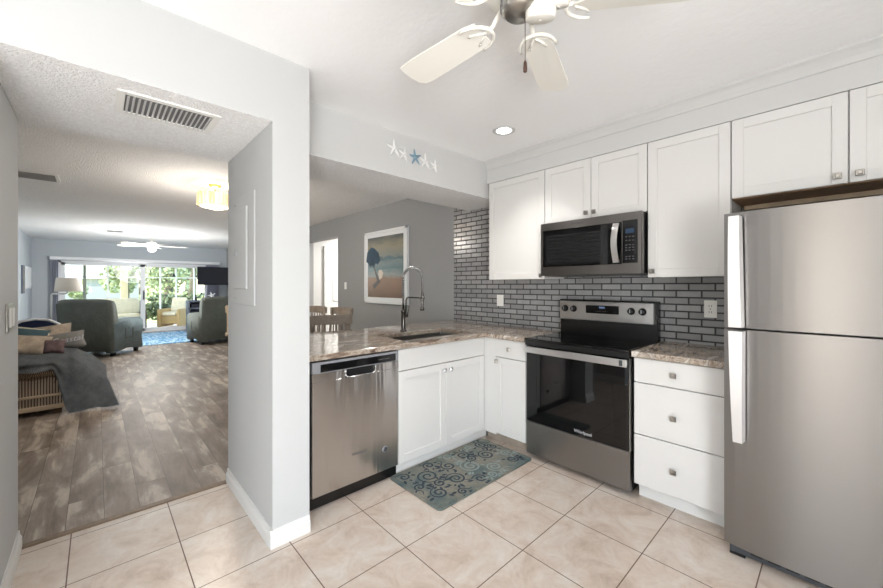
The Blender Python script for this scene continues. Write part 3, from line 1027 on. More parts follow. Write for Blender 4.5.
# double toggle plate on the left wall end of the doorway
c = thing('light_switch', 'chrome and white double switch plate on the left doorway wall', 'switch', (-2.52, -.29, 1.1))
MB().box(-2.60, -2.45, -.29, -.283, 1.11, 1.235, .002).build('cover_plate', 'nickel', c)
for x in (-2.565, -2.49):
    MB().box(x - .022, x + .022, -.283, -.277, 1.13, 1.215, .003).build('rocker', 'white_plastic', c)

# --- electrical panel recessed in the pillar side
c = thing('electrical_panel', 'painted electrical panel door on the grey wall end beside the doorway', 'electrical panel', (-2.43, .645, 1.2))
MB().box(-2.66, -2.215, .638, .645, 1.20, 1.85, .003).build('cover_plate', 'wall_paint', c)
d = MB().box(-2.61, -2.335, .629, .638, 1.295, 1.78, .004).build('panel_door', 'wall_paint', c)
MB().box(-2.575, -2.535, .622, .629, 1.50, 1.53, .002).build('latch', 'silver_plastic', d)
for x, z in ((-2.60, 1.82), (-2.60, 1.24)):
    MB().lathe([(.008, .6379), (.008, .636)], (x, 0, z), 'y', 10).build('screw', 'nickel', c)

# --- vents


def vent(label, x0, x1, y0, y1, z, along, n, cat='vent'):
    c = thing('air_vent', label, cat, ((x0 + x1) / 2, (y0 + y1) / 2, z))
    t = .03
    f = MB().box(x0, x1, y0, y0 + t, z - .007, z, .002).box(x0, x1, y1 - t, y1, z - .007, z, .002).box(x0, x0 + t, y0 + t, y1 - t, z - .007, z).box(x1 - t, x1, y0 + t, y1 - t, z - .007, z)
    f.build('frame', 'white_plastic', c)
    MB().box(x0 + t, x1 - t, y0 + t, y1 - t, z - .002, z).build('duct_opening', 'vent_dark', c)
    for i in range(n):
        if along == 'x':   # slats across y positions
            y = y0 + t + (y1 - y0 - 2 * t) * (i + .5) / n
            MB().box(x0 + t, x1 - t, y - .005, y + .005, z - .0105, z - .0095, rot=Matrix.Rotation(.5, 3, 'X')).build('louver', 'vent_grey', c)
        else:
            x = x0 + t + (x1 - x0 - 2 * t) * (i + .5) / n
            MB().box(x - .010, x + .010, y0 + t, y1 - t, z - .0095, z - .0085, rot=Matrix.Rotation(.7, 3, 'Y')).build('louver', 'vent_grey', c)
    return c


vent('white rectangular air vent under the doorway header', -2.325, -2.055, .06, .445, 2.1417, 'x', 17)
vent('flat white return vent on the living room ceiling near the doorway', -5.98, -5.62, -.66, -.30, 2.481, 'y', 9)
vent('small white vent on the living room ceiling left of the far fan', -10.7, -10.35, .12, .44, 2.481, 'y', 6)

# --- starfish decorations


def starfish(label, y, z, r, mat, ang, depth=.016):
    m_ = MB()
    arms = 5
    outer = []
    xw = -2.28 + .004
    for k_ in range(arms):
        a = ang + 2 * PI * k_ / arms
        # each arm a tapering ridge
        d_ = Vector((0, math.cos(a), math.sin(a))); s_ = Vector((0, -math.sin(a), math.cos(a)))
        c0 = Vector((xw, y, z))
        prof = [(0, .27, 1.0), (.3, .19, .9), (.7, .12, .6), (1.0, .045, .15)]
        rings = []
        for (t, w_, hh) in prof:
            p = c0 + d_ * r * t
            rings.append([m_.bm.verts.new(p + s_ * r * w_), m_.bm.verts.new(p + Vector((depth * hh, 0, 0))), m_.bm.verts.new(p - s_ * r * w_)])
        fs = []
        for q, w2 in zip(rings, rings[1:]):
            fs.append(m_.bm.faces.new((q[0], q[1], w2[1], w2[0])))
            fs.append(m_.bm.faces.new((q[1], q[2], w2[2], w2[1])))
            fs.append(m_.bm.faces.new((q[2], q[0], w2[0], w2[2])))
        fs.append(m_.bm.faces.new(rings[-1]))
        fs.append(m_.bm.faces.new(rings[0]))
        bmesh.ops.recalc_face_normals(m_.bm, faces=fs)
    o = m_.build('starfish', mat, org=(-2.28, y, z))
    tag(o, label, 'starfish', 'starfish on the beam')


starfish('largest white starfish at the left end of the row on the beam', 1.633, 2.345, .070, 'white_star', PI / 2 + .08)
starfish('white starfish between the big white one and the blue one', 1.725, 2.322, .060, 'white_star', PI / 2 - .12)
starfish('pale blue starfish in the middle of the row', 1.832, 2.325, .066, 'blue_star', PI / 2 + .15)
starfish('white starfish just right of the blue one', 1.938, 2.318, .066, 'white_star', PI / 2 + .02)
starfish('small white starfish at the right end of the row', 2.035, 2.303, .056, 'white_star', PI / 2 - .2)

# --- recessed light
c = thing('recessed_light', 'lit round recessed ceiling light above the sink corner', 'light', (-1.715, 2.235, KC))
MB().lathe([(.085, KC), (.085, KC - .004), (.075, KC - .007), (.058, KC - .006), (.056, KC - .001)], (-1.715, 2.235, 0), n=36).build('trim_ring', 'vent_grey', c)
MB().lathe([(.055, KC - .003), (.05, KC - .0035), (.0001, KC - .0035)], (-1.715, 2.235, 0), n=32).build('lens', 'bulb_on', c)
lamp('recessed_light_beam', 'SPOT', (-1.715, 2.235, KC - .02), 34, (1, .96, .91), size=.05, spot_size=1.9, spot_blend=.8)

# --- kitchen ceiling fan
HX, HY, BZ = -.70, 1.015, 2.215
c = thing('ceiling_fan', 'white five-blade kitchen ceiling fan with a pull chain', 'fan', (HX, HY, KC))
MB().lathe([(.075, KC - .0005), (.075, KC - .02), (.05, KC - .05), (.02, KC - .06), (.018, 2.37)], (HX, HY, 0), n=28).build('canopy', 'fan_white', c)
mt = MB().lathe([(.02, 2.372), (.085, 2.36), (.12, 2.335), (.125, 2.29), (.118, 2.262), (.075, 2.25), (.0001, 2.25)], (HX, HY, 0), n=36).build('motor_housing', 'fan_white', c)
for i in range(18):
    a = 2 * PI * i / 18
    MB().box(HX + .09, HX + .117, HY - .006, HY + .006, 2.2535, 2.2595, rot=Matrix.Rotation(a, 3, 'Z') @ Matrix.Rotation(-.25, 3, 'Y'), pivot=(HX, HY, 2.256)).build('vent_slot', 'vent_dark', mt)
sh = MB().lathe([(.055, 2.2495), (.062, 2.235), (.06, 2.20), (.045, 2.185), (.0001, 2.183)], (HX, HY - .02, 0), n=28).build('switch_housing', 'nickel', c)
for i in range(12):
    a = 2 * PI * i / 12
    MB().box(HX + .0585, HX + .0625, HY - .028, HY - .012, 2.205, 2.228, rot=Matrix.Rotation(a, 3, 'Z'), pivot=(HX, HY - .02, 2.21)).build('vent_slot', 'vent_dark', sh)
MB().tube([(HX + .03, HY - .035, 2.172), (HX + .03, HY - .035, 2.02)], .0012, 6).build('pull_chain', 'bronze_fob', sh)
MB().lathe([(.001, 2.022), (.005, 2.012), (.0065, 1.995), (.006, 1.985), (.001, 1.98)], (HX + .03, HY - .035, 0), n=12).build('chain_fob', 'bronze_fob', sh)
FAN_A = [math.radians(a) for a in (182, 110, 38, -34, -106)]
for a in FAN_A:
    Rz = Matrix.Rotation(a, 3, 'Z')
    bl = MB()
    # blade outline, local x outward
    out = [(.17, -.048), (.22, -.058), (.49, -.068), (.535, -.062), (.558, -.04), (.566, .0), (.566, .045), (.56, .064), (.49, .068), (.22, .058), (.17, .048)]
    z = BZ
    bl.prism(out, 'z', z, z + .006)
    bmesh.ops.transform(bl.bm, matrix=Matrix.Translation((HX, HY, 0)) @ Rz.to_4x4() @ Matrix.Translation((0, 0, z)) @ Matrix.Rotation(math.radians(11), 4, 'X') @ Matrix.Translation((0, 0, -z)), verts=bl.bm.verts)
    b_ = bl.build('blade', 'fan_white', c)
    ir = MB()
    arm = [(.075, 0, 2.262), (.10, 0, 2.245), (.125, 0, z + .002), (.16, 0, z - .004)]
    def W3(p):
        v_ = Rz @ Vector((p[0], p[1], 0)); return (v_.x + HX, v_.y + HY, p[2])
    ir.tube([W3(p) for p in arm], [.012, .009, .008, .008], 8)
    # crescent scroll bracket
    for sgn in (1, -1):
        cr = [(.135, 0, z - .006)]
        for k_ in range(9):
            t = k_ / 8
            ang = PI * .5 * t
            cr.append((.133 + .085 * (1 - math.cos(ang)), sgn * .066 * math.sin(ang), z - .006))
        ir.tube([W3(p) for p in cr], [.007] * 5 + [.006] * 3 + [.005] * 2, 8)
        ir.tube([W3(p) for p in ((.15, 0, z - .006), (.185, sgn * .018, z - .006), (.205, sgn * .03, z - .006))], .0045, 6)
        ir.lathe([(.006, -.001), (.006, .0)], W3((.205, sgn * .03, z - .01)), n=8)
    ir.build('blade_bracket', 'fan_white', c)
# white light-kit cups under the switch housing
for (cx_, cy_, cz_, r_) in ((-.650, 1.035, 2.172, .048), (-.60, 1.06, 2.20, .03)):
    cu = MB().lathe([(.3 * r_, .045), (.8 * r_, .04), (r_, .015), (r_, -.004), (.92 * r_, -.008), (.0001, -.009)], n=26)
    cu.lathe([(.0001, -.0105), (.0055, -.0105), (.0055, -.008)], n=10)
    bmesh.ops.transform(cu.bm, matrix=Matrix.Translation((cx_, cy_, cz_)) @ Matrix.Rotation(math.radians(18), 4, Vector((.7, .7, 0))), verts=cu.bm.verts)
    cu.build('light_socket', 'fan_white', c)

# --- kitchen mat with scrollwork
mm = MB()
MX_0, MX_1, MY_0, MY_1 = -2.095, -1.58, 1.455, 2.415
r_ = .03
pts = []
for (cx_, cy_, a0) in ((MX_1 - r_, MY_1 - r_, 0), (MX_0 + r_, MY_1 - r_, 90), (MX_0 + r_, MY_0 + r_, 180), (MX_1 - r_, MY_0 + r_, 270)):
    for k_ in range(6):
        a = math.radians(a0 + 90 * k_ / 5)
        pts.append((cx_ + r_ * math.cos(a), cy_ + r_ * math.sin(a)))
mm.prism(pts, 'z', .0005, .011)


def ribbon(path, w_, mi):
    mm.mi = mi
    vs = []
    for i, p in enumerate(path):
        p = Vector((p[0], p[1]))
        q = Vector(path[min(i + 1, len(path) - 1)]) - Vector(path[max(i - 1, 0)])
        if q.length < 1e-6:
            q = Vector((1, 0))
        q.normalize()
        nrm = Vector((-q.y, q.x))
        t = i / (len(path) - 1)
        ww = w_ * (.35 + .65 * math.sin(PI * min(1, .15 + .85 * t)))
        lim = lambda v_: (min(max(v_.x, MX_0 + .006), MX_1 - .006), min(max(v_.y, MY_0 + .006), MY_1 - .006), .0114)
        vs.append((mm.bm.verts.new(lim(p + nrm * ww)), mm.bm.verts.new(lim(p - nrm * ww))))
    for a, b2 in zip(vs, vs[1:]):
        f = mm.bm.faces.new((a[0], a[1], b2[1], b2[0]))
        f.material_index = mi
        if f.normal.z < 0:
            f.normal_flip()


def spiral(cx_, cy_, R0, turns, a0, sgn, mi, tail=True):
    p = []
    n_ = int(26 * turns)
    for i in range(n_ + 1):
        t = i / n_
        a = a0 + sgn * 2 * PI * turns * t
        rr_ = R0 * (.12 + .88 * t)
        p.append((cx_ + rr_ * math.cos(a), cy_ + rr_ * math.sin(a)))
    if tail:
        dx, dy = p[-1][0] - p[-2][0], p[-1][1] - p[-2][1]
        l_ = math.hypot(dx, dy)
        for k_ in range(1, 9):
            p.append((p[-1][0] + dx / l_ * R0 * .18, p[-1][1] + dy / l_ * R0 * .18))
            dx, dy = dx * .97 + sgn * dy * .22, dy * .97 - sgn * dx * .22
            l_ = math.hypot(dx, dy)
    ribbon(p, .007, mi)
    return p[-1]


def leaf(x, y, a, l_, mi):
    mm.mi = mi
    n_ = 7
    up_, dn = [], []
    for i in range(n_ + 1):
        t = i / n_
        w_ = l_ * .22 * math.sin(PI * t)
        X_ = x + l_ * t * math.cos(a); Y_ = y + l_ * t * math.sin(a)
        up_.append((X_ - w_ * math.sin(a), Y_ + w_ * math.cos(a)))
        dn.append((X_ + w_ * math.sin(a), Y_ - w_ * math.cos(a)))
    poly = up_ + dn[::-1][1:-1]
    cl = lambda p: (min(max(p[0], MX_0 + .006), MX_1 - .006), min(max(p[1], MY_0 + .006), MY_1 - .006), .0115)
    try:
        f = mm.bm.faces.new([mm.bm.verts.new(cl(p)) for p in poly])
        f.material_index = mi
        f.normal_update()
        if f.normal.z < 0:
            f.normal_flip()
    except Exception:
        pass


rnd = random.Random(3)
for (cx_, cy_, R0, tn, a0, sg, mi) in (
        (-1.92, 1.66, .085, 2.0, .3, 1, 1), (-1.72, 1.58, .06, 1.8, 2, -1, 1), (-1.77, 1.78, .07, 2.0, 4, 1, 1), (-1.93, 1.86, .055, 1.6, 1, -1, 1),
        (-1.66, 1.90, .05, 1.6, 0, 1, 1), (-1.82, 1.98, .08, 2.0, 3, -1, 2), (-1.98, 2.06, .06, 1.8, 5, 1, 1), (-1.70, 2.10, .065, 1.9, 1, 1, 2),
        (-1.86, 2.20, .07, 2.0, 2, -1, 1), (-1.68, 2.29, .05, 1.7, 4, 1, 1), (-2.0, 2.30, .055, 1.7, 0, -1, 1), (-2.02, 1.53, .045, 1.4, 1, 1, 1), (-1.85, 1.53, .04, 1.4, 3, 1, 1), (-2.03, 1.76, .045, 1.5, 2, 1, 1), (-2.03, 1.95, .04, 1.5, 4, -1, 2), (-1.80, 1.66, .045, 1.5, 5, -1, 1), (-1.63, 1.70, .035, 1.5, 5, -1, 1), (-1.64, 2.0, .04, 1.5, 2, -1, 2), (-1.90, 2.07, .04, 1.4, 2, -1, 1), (-1.78, 2.34, .05, 1.6, 3, 1, 2), (-1.92, 2.35, .04, 1.6, 1, -1, 1), (-2.04, 2.18, .035, 1.4, 0, 1, 2)):
    e_ = spiral(cx_, cy_, R0, tn, a0, sg, mi)
    for k_ in range(6):
        a = rnd.random() * 6.28
        leaf(cx_ + R0 * 1.05 * math.cos(a), cy_ + R0 * 1.05 * math.sin(a), a + rnd.uniform(-.6, .6), rnd.uniform(.03, .05), mi)
tag(mm.build('kitchen_mat', ['mat_cloth', 'mat_scroll', 'mat_scroll_light'], org=(-1.84, 1.93, 0)), 'teal and taupe kitchen mat with dark scrollwork in front of the sink', 'mat')

# ================================================================== DINING
c = thing('framed_picture', 'white framed beach painting with blue umbrella on the grey dining wall', 'picture', (-4.52, 3.04, 1.06))
px0, px1, pz0, pz1 = -4.97, -3.90, 1.055, 2.115
MB().box(px0, px1, 3.0, 3.018, pz0, pz0 + .035, .003).box(px0, px1, 3.0, 3.018, pz1 - .035, pz1, .003).box(px0, px0 + .035, 3.0, 3.018, pz0, pz1, .003).box(px1 - .035, px1, 3.0, 3.018, pz0, pz1, .003).box(px0 + .001, px1 - .001, 3.019, 3.039, pz0, pz1).build('frame', 'frame_white', c)
MB().box(px0 + .035, px1 - .035, 3.012, 3.0185, pz0 + .035, pz1 - .035).build('mat_board', 'frame_white', c)
pa = MB().box(px0 + .09, px1 - .09, 3.009, 3.0119, pz0 + .09, pz1 - .09).build('print', 'print_beach', c)
# painted beach umbrella, pole, seated figure
U = MB()
ux, uz = -4.76, 1.70
U.prism([(ux - .16, uz - .02), (ux - .13, uz + .12), (ux - .03, uz + .19), (ux + .06, uz + .17), (ux + .17, uz + .1), (ux + .22, uz - .02), (ux + .15, uz - .08), (ux + .10, uz - .05), (ux + .05, uz - .12), (ux - .01, uz - .08), (ux - .05, uz - .12), (ux - .09, uz - .06)], 'y', 3.0075, 3.0089)
U.build('painted_umbrella', 'paint_umbrella', c)
MB().prism([(ux + .03, uz - .09), (ux + .05, uz - .09), (ux + .22, uz - .34), (ux + .15, uz - .34)], 'y', 3.0075, 3.0089).prism([(ux + .02, uz - .38), (ux + .2, uz - .28), (ux + .22, uz - .33), (ux + .05, uz - .44)], 'y', 3.006, 3.0074).build('painted_deck_chair', 'paint_brown', c)
MB().prism([(ux + .18, uz - .16), (ux + .25, uz - .15), (ux + .30, uz - .2), (ux + .27, uz - .27), (ux + .20, uz - .3), (ux + .17, uz - .22)], 'y', 3.006, 3.0074).build('painted_figure', 'paint_skin', c)


def dining_chair(mat):
    c = thing('dining_chair', '', 'chair', (0, 0, 0), 'dining chairs')
    MB().box(-.22, .22, -.21, .21, .44, .47, .012, 2).build('seat', mat, c)
    for x, y in ((-.19, -.18), (.19, -.18)):
        MB().box(x - .018, x + .018, y - .018, y + .018, 0, .44, .003).build('leg', mat, c)
    for x in (-.19, .19):
        MB().tube([(x, .17, 0), (x, .19, .44), (x, .2, .6), (x, .245, .99)], [.017, .02, .018, .015], 8).build('leg', mat, c)
    def rail(z0, z1, dz):
        m_ = MB()
        seg = 10
        pr2 = []
        for i in range(seg + 1):
            t = i / seg * 2 - 1
            pr2.append((t * .225, .245 + .035 * (1 - t * t), z1 + dz * (1 - t * t)))
        for a, b2 in zip(pr2, pr2[1:]):
            vs = []
            for (x, y, z) in (a, b2):
                vs.append([m_.bm.verts.new(q) for q in ((x, y - .01, z0), (x, y + .01, z0), (x, y + .014, z), (x, y - .006, z))])
            fs = [m_.bm.faces.new((vs[0][k], vs[0][(k + 1) % 4], vs[1][(k + 1) % 4], vs[1][k])) for k in range(4)]
            fs += [m_.bm.faces.new(vs[0]), m_.bm.faces.new(vs[1][::-1])]
            bmesh.ops.recalc_face_normals(m_.bm, faces=fs)
        return m_
    rail(.91, 1.0, .012).build('top_rail', mat, c)
    rail(.56, .60, 0).build('lower_rail', mat, c)
    for i in range(7):
        t = (i - 3) / 3.6
        x = t * .2
        y = .238 + .03 * (1 - t * t)
        MB().box(x - .009, x + .009, y - .006, y + .006, .585, .92, .002).build('spindle', mat, c)
    return c


def place(o, x, y, rz, label, z=0):
    o.location = (x, y, z)
    o.rotation_euler = (0, 0, rz)
    o['label'] = label
    return o


ch = dining_chair('grey_wood')     # backrest at local +y, seat faces -y
place(ch, -3.86, 1.88, math.radians(-112), 'grey-brown dining chair with wide curved top rail nearest the counter')
place(copy_tree(ch), -5.28, 2.17, math.radians(16), 'grey-brown slat-back dining chair farther from the beach picture')
place(copy_tree(ch), -4.74, 2.29, math.radians(14), 'grey-brown slat-back dining chair just under the beach picture')
ch2 = dining_chair('light_wood')
place(ch2, -6.33, 1.74, math.radians(150), 'light wood dining chair peeking past the wall end at the doorway')
t = thing('dining_table', 'light rectangular dining table among the slat-back chairs', 'table', (-4.9, 1.64, 0))
MB().box(-5.55, -4.2, 1.3, 1.98, .72, .75, .006).build('tabletop', 'grey_wood', t)
for x in (-5.45, -4.3):
    for y in (1.4, 1.88):
        MB().box(x - .03, x + .03, y - .03, y + .03, 0, .72, .004).build('leg', 'grey_wood', t)

# --- capiz ceiling light
LX_, LY_ = -4.93, 1.0
c = thing('ceiling_light', 'lit drum ceiling light of amber glass strips with brass canopy', 'light', (LX_, LY_, KC))
MB().lathe([(.065, KC), (.062, KC - .02), (.03, KC - .035), (.008, KC - .04)], (LX_, LY_, 0), n=24).build('canopy', 'brass', c)
MB().tube([(LX_, LY_, KC - .03), (LX_, LY_, 2.36)], .006, 8).build('stem', 'brass', c)
rg = MB().lathe([(.175, 2.355), (.175, 2.363), (.168, 2.363), (.168, 2.355), (.175, 2.355)], (LX_, LY_, 0), n=40).lathe([(.175, 2.232), (.175, 2.24), (.168, 2.24), (.168, 2.232), (.175, 2.232)], (LX_, LY_, 0), n=40)
for k_ in range(3):
    a = k_ * 2 * PI / 3
    rg.tube([(LX_, LY_, 2.37), (LX_ + .17 * math.cos(a), LY_ + .17 * math.sin(a), 2.36)], .003, 6)
rg.build('ring_frame', 'brass', c)
for k_ in range(26):
    a = 2 * PI * k_ / 26
    x = LX_ + .176 * math.cos(a); y = LY_ + .176 * math.sin(a)
    MB().box(x - .003, x + .003, y - .0195, y + .0195, 2.236, 2.368, rot=Matrix.Rotation(a, 3, 'Z')).build('glass_strip', 'capiz_glow', c)
df = MB().lathe([(.165, 2.24), (.15, 2.225), (.08, 2.21), (.0001, 2.205)], (LX_, LY_, 0), n=32).build('diffuser', 'shade_glow', c)
MB().lathe([(.0001, 2.19), (.012, 2.194), (.016, 2.2035)], (LX_, LY_, 0), n=14).build('finial', 'brass', df)
lamp('ceiling_light_glow', 'POINT', (LX_, LY_, 2.41), 6, (1, .84, .64), size=.06)
lamp('ceiling_light_down', 'POINT', (LX_, LY_, 2.14), 36, (1, .93, .84), size=.16)

# ================================================================== LIVING ROOM
# --- sofa: rattan-sided, with seat cushion, along the left wall
c = thing('sofa', 'rattan-sided sofa with grey seat cushions along the left living room wall', 'sofa', (-6.5, -.65, 0))
SX0, SX1, SYa, SYb = -7.5, -5.5, -1.12, -.24
MB().box(SX0, SX1, SYa, SYb, .06, .3999, .02, 2).build('base', 'rattan_stripe', c)
MB().box(SX1 - .005, SX1 + .025, SYa, SYb + .02, .055, .10, .006).box(SX1 - .005, SX1 + .025, SYa, SYb + .02, .185, .21, .006).box(SX1 - .005, SX1 + .025, SYa, SYb - .09, .40, .44, .012, 2).build('rail', 'light_wood', c)
MB().box(SX1 - .09, SX1 - .004, SYa, SYb, .4, .47, .02, 2).build('arm', 'rattan_stripe', c)
for x0, x1 in ((SX0 + .02, -6.51), (-6.5, SX1 - .09)):
    MB().box(x0, x1, SYa + .22, SYb + .02, .4, .56, .05, 4, True).build('seat_cushion', 'seat_grey', c)
MB().box(SX0, SX1 - .02, SYa, SYa + .2, .4, .86, .06, 4, True).build('back_cushion', 'seat_grey', c)
for x in (SX0 + .06, SX1 - .06):
    for y in (SYa + .06, SYb - .06):
        MB().box(x - .03, x + .03, y - .03, y + .03, 0, .06).build('leg', 'wicker_dark', c)


def pillow(label, w_, h_, t_, loc, rot, mat, group='pillows on the sofa', piping=None, word=None):
    E_ = Matrix.Rotation(rot[2], 4, 'Z') @ Matrix.Rotation(rot[1], 4, 'Y') @ Matrix.Rotation(rot[0], 4, 'X')
    m_ = MB().pillow(w_, h_, t_, Matrix.Translation(loc) @ E_)
    if piping or word:
        c = thing('throw_pillow', label, 'pillow', loc, group)
        m_.build('cushion', mat, c)
        if piping:
            q = []
            for k_ in range(41):
                a = 2 * PI * k_ / 40
                cx_, sy_ = math.cos(a), math.sin(a)
                f_ = 1 / max(abs(cx_), abs(sy_)) ** .75
                q.append((Matrix.Translation(loc) @ E_) @ Vector((cx_ * f_ * w_ * .485, sy_ * f_ * h_ * .485, 0)))
            MB().tube(q, .009, 6).build('piping', piping, c)
        if word:
            M3 = E_.to_3x3()
            text('lettering', word, .085, Vector(loc) + M3 @ Vector((.05, -.01, t_ * .5 + .002)), M3, 'logo_white', c, .002, .35)
        return c
    o = m_.build('throw_pillow', mat, org=loc)
    return tag(o, label, 'pillow', group)


# throw blanket draped over the near corner of the sofa and pooling on the floor


def drape(u, v):
    # u across the sofa end (0 near the wall .. 1 out past the front), v from the seat over the arm down to the floor
    y = -1.08 + 1.16 * u
    fold = math.sin(u * 30 + v * 4) * .011 + math.sin(u * 13 + 1.3) * .010 + math.sin(v * 17 + u * 7) * .005
    amt = max(0.0, min(1.0, (y + .34) / .13))
    amt = amt * amt * (3 - 2 * amt)
    side = max(0.0, y + .19)
    if v < .45:
        t = v / .45
        x = -6.0 + .46 * t
        z = .635 - .065 * t * t + fold * .8 - side * 1.0
    else:
        t = (v - .45) / .55
        drop = .115 + .50 * amt
        x = -5.54 + .085 * math.sin(min(1, t * 2.2) * PI / 2) + .10 * t * t * amt + fold * (.5 + 2.2 * t)
        z = .57 - drop * t ** 1.1 - side * 1.0 * (1 - t)
        y += .10 * t * amt * max(0, (y + .3) * 3)
    return Vector((x, y, max(z, .012 + abs(fold) * .6)))


tb = MB().grid(drape, 60, 40)
bmesh.ops.solidify(tb.bm, geom=tb.bm.faces[:], thickness=.008)
tb = tb.build('throw_blanket', 'throw_fabric', org=(-5.5, -.5, 0))
tag(tb, 'dark grey fringed throw draped over the near end of the sofa onto the floor', 'blanket')
fr_ = MB()
for i in range(26):
    u = .40 + i * .0105
    p = drape(u, 1.0)
    fr_.tube([p, p + Vector((.006, 0.01, -.03)), p + Vector((.006, -.012, -.07))], [.005, .004, .003], 5)
fr_.build('fringe', 'wicker_dark', tb)

D_ = math.radians
pillow('beige patterned throw pillow at the back of the sofa pile', .50, .26, .17, (-6.42, -.46, .715), (D_(68), D_(-6), D_(96)), 'pillow_beige')
pillow('grey lumbar throw pillow with white script lettering', .42, .21, .14, (-5.93, -.30, .685), (D_(66), D_(-8), D_(92)), 'pillow_grey', word='Coastal')
pillow('teal throw pillow with white piping behind the front beige one', .44, .27, .12, (-6.06, -.62, .735), (D_(64), D_(12), D_(88)), 'pillow_teal', piping='pillow_cream')
pillow('front beige floral throw pillow nearest the doorway', .40, .25, .17, (-5.76, -.56, .685), (D_(58), D_(8), D_(88)), 'pillow_beige')
pillow('small mauve throw pillow in front of the grey script pillow', .17, .16, .08, (-5.70, -.335, .665), (D_(64), D_(4), D_(88)), 'pillow_mauve')

# --- recliners


def recliner(label, mat, side, loc, rz):
    """faces local +x"""
    c = thing('armchair', label, 'armchair', (0, 0, 0), 'slipcovered recliners')
    # seat block
    MB().box(-.32, .40, -.27, .27, .12, .46, .05, 4, True).build('seat', mat, c)
    # backrest: leaning panel with rounded top
    bk = MB()
    prof = [(-.24, .20), (-.20, .46), (-.30, .98), (-.35, 1.06), (-.43, 1.07), (-.48, 1.0), (-.44, .6), (-.40, .10), (-.30, .10)]
    n_ = 14
    rings = []
    for i in range(n_ + 1):
        t = i / n_ * 2 - 1
        k_ = 1 - .035 * abs(t) ** 6
        yy = t * .44
        rings.append([bk.bm.verts.new((x * (1 if x > -.3 else 1 - .03 * abs(t) ** 3), yy * (1 - .03 * max(0, z - .6)), .1 + (z - .1) * k_)) for x, z in prof])
    fs = []
    for a, b2 in zip(rings, rings[1:]):
        for q in range(len(prof)):
            fs.append(bk.bm.faces.new((a[q], a[(q + 1) % len(prof)], b2[(q + 1) % len(prof)], b2[q])))
    fs += [bk.bm.faces.new(rings[0]), bk.bm.faces.new(rings[-1][::-1])]
    for f in fs:
        f.smooth = True
    bmesh.ops.recalc_face_normals(bk.bm, faces=fs)
    bk.build('backrest', mat, c)
    for s_ in (-1, 1):
        y0, y1 = (.28, .46) if s_ > 0 else (-.46, -.28)
        am = MB()
        out = [(-.36, .06), (-.38, .60), (-.20, .68), (.10, .70), (.36, .68), (.43, .62), (.44, .5), (.40, .3), (.44, .05), (.30, .07), (.0, .11), (-.24, .07)]
        am.prism(out, 'y', y0, y1)
        bmesh.ops.bevel(am.bm, geom=[e for e in am.bm.edges if abs(e.verts[0].co.y - e.verts[1].co.y) < 1e-5], offset=.03, segments=3, affect='EDGES')
        for f in am.bm.faces:
            f.smooth = True
        ar = am.build('arm', side, c)
        yo = (y1 + .004) if s_ > 0 else (y0 - .004)
        MB().box(-.10, -.08, yo - .004, yo + .004, .32, .50, .002).box(.10, .12, yo - .004, yo + .004, .32, .50, .002).box(-.10, .12, yo - .003, yo + .003, .30, .32, .002).build('side_pocket', mat, ar)
    for x in (-.28, .32):
        for y in (-.38, .38):
            MB().box(x - .03, x + .03, y - .03, y + .03, 0, .13).build('foot', 'black_plastic', c)
    c.location = loc
    c.rotation_euler = (0, 0, rz)
    return c


# left chair seen from behind; right chair in profile
ang = math.atan2(.59, -.81)
recliner('green-grey slipcovered recliner seen from behind, left of the blue rug', 'chair_green', 'chair_blue_grey', (-9.72, .08, 0), ang)
recliner('green-grey slipcovered recliner in profile, right of the blue rug', 'chair_green', 'chair_green', (-10.05, 2.05, 0), math.radians(190))

# --- floor lamp with side tray frame
c = thing('floor_lamp', 'white floor lamp with a wide drum shade behind the sofa', 'lamp', (-9.6, -.6, 0))
MB().lathe([(.15, 0), (.15, .018), (.02, .03), (.012, .05)], (-9.6, -.60, 0), n=24).build('base', 'frame_white', c)
MB().tube([(-9.6, -.60, .03), (-9.6, -.60, 1.15), (-9.6, -.59, 1.17), (-9.6, -.42, 1.17), (-9.6, -.40, 1.19), (-9.6, -.40, 1.30)], .013, 8).build('pole', 'frame_white', c)
MB().lathe([(.19, 1.21), (.165, 1.46), (.162, 1.46), (.187, 1.21), (.19, 1.21)], (-9.6, -.38, 0), n=32).build('lamp_shade', 'lamp_shade', c)
MB().ball((-9.6, -.39, 1.33), .03).build('bulb', 'white_plastic', c)

# --- blue chair with white arched rim
c = thing('accent_chair', 'navy upholstered chair with a white arched rim near the left wall', 'armchair', (-8.5, -.68, 0))
MB().box(-8.75, -8.25, -1.0, -.36, .12, .44, .05, 3, True).build('seat', 'navy_fabric', c)
out = [(-1.0, .44), (-1.0, .62), (-.93, .72), (-.82, .79), (-.68, .815), (-.54, .79), (-.43, .72), (-.36, .62), (-.36, .44)]
MB().prism(out, 'x', -8.34, -8.24).build('backrest', 'navy_fabric', c)
MB().tube([(-8.235, y, z) for y, z in out], .018, 8).build('white_rim', 'frame_white', c)
for x in (-8.7, -8.3):
    for y in (-.95, -.41):
        MB().box(x - .02, x + .02, y - .02, y + .02, 0, .125).build('leg', 'frame_white', c)

# --- pictures on the left living room wall
c = thing('wall_picture', 'small narrow dark frame on the left living room wall', 'picture', (-12.0, -1.17, 1.15))
MB().box(-12.0, -11.7, -1.17, -1.145, 1.15, 1.75, .003).build('frame', 'console_grey', c)
MB().box(-11.97, -11.73, -1.146, -1.142, 1.18, 1.72).build('print', 'pillow_grey', c)
c = thing('wall_picture', 'white gridded wall panel near the far left corner', 'picture', (-12.8, -1.17, 1.2))
f = MB().box(-13.15, -12.35, -1.17, -1.15, 1.25, 1.3).box(-13.15, -12.35, -1.17, -1.15, 1.70, 1.75)
for i in range(5):
    x = -13.15 + i * .19
    f.box(x, x + .04, -1.17, -1.15, 1.3, 1.7)
f.build('frame', 'frame_white', c)

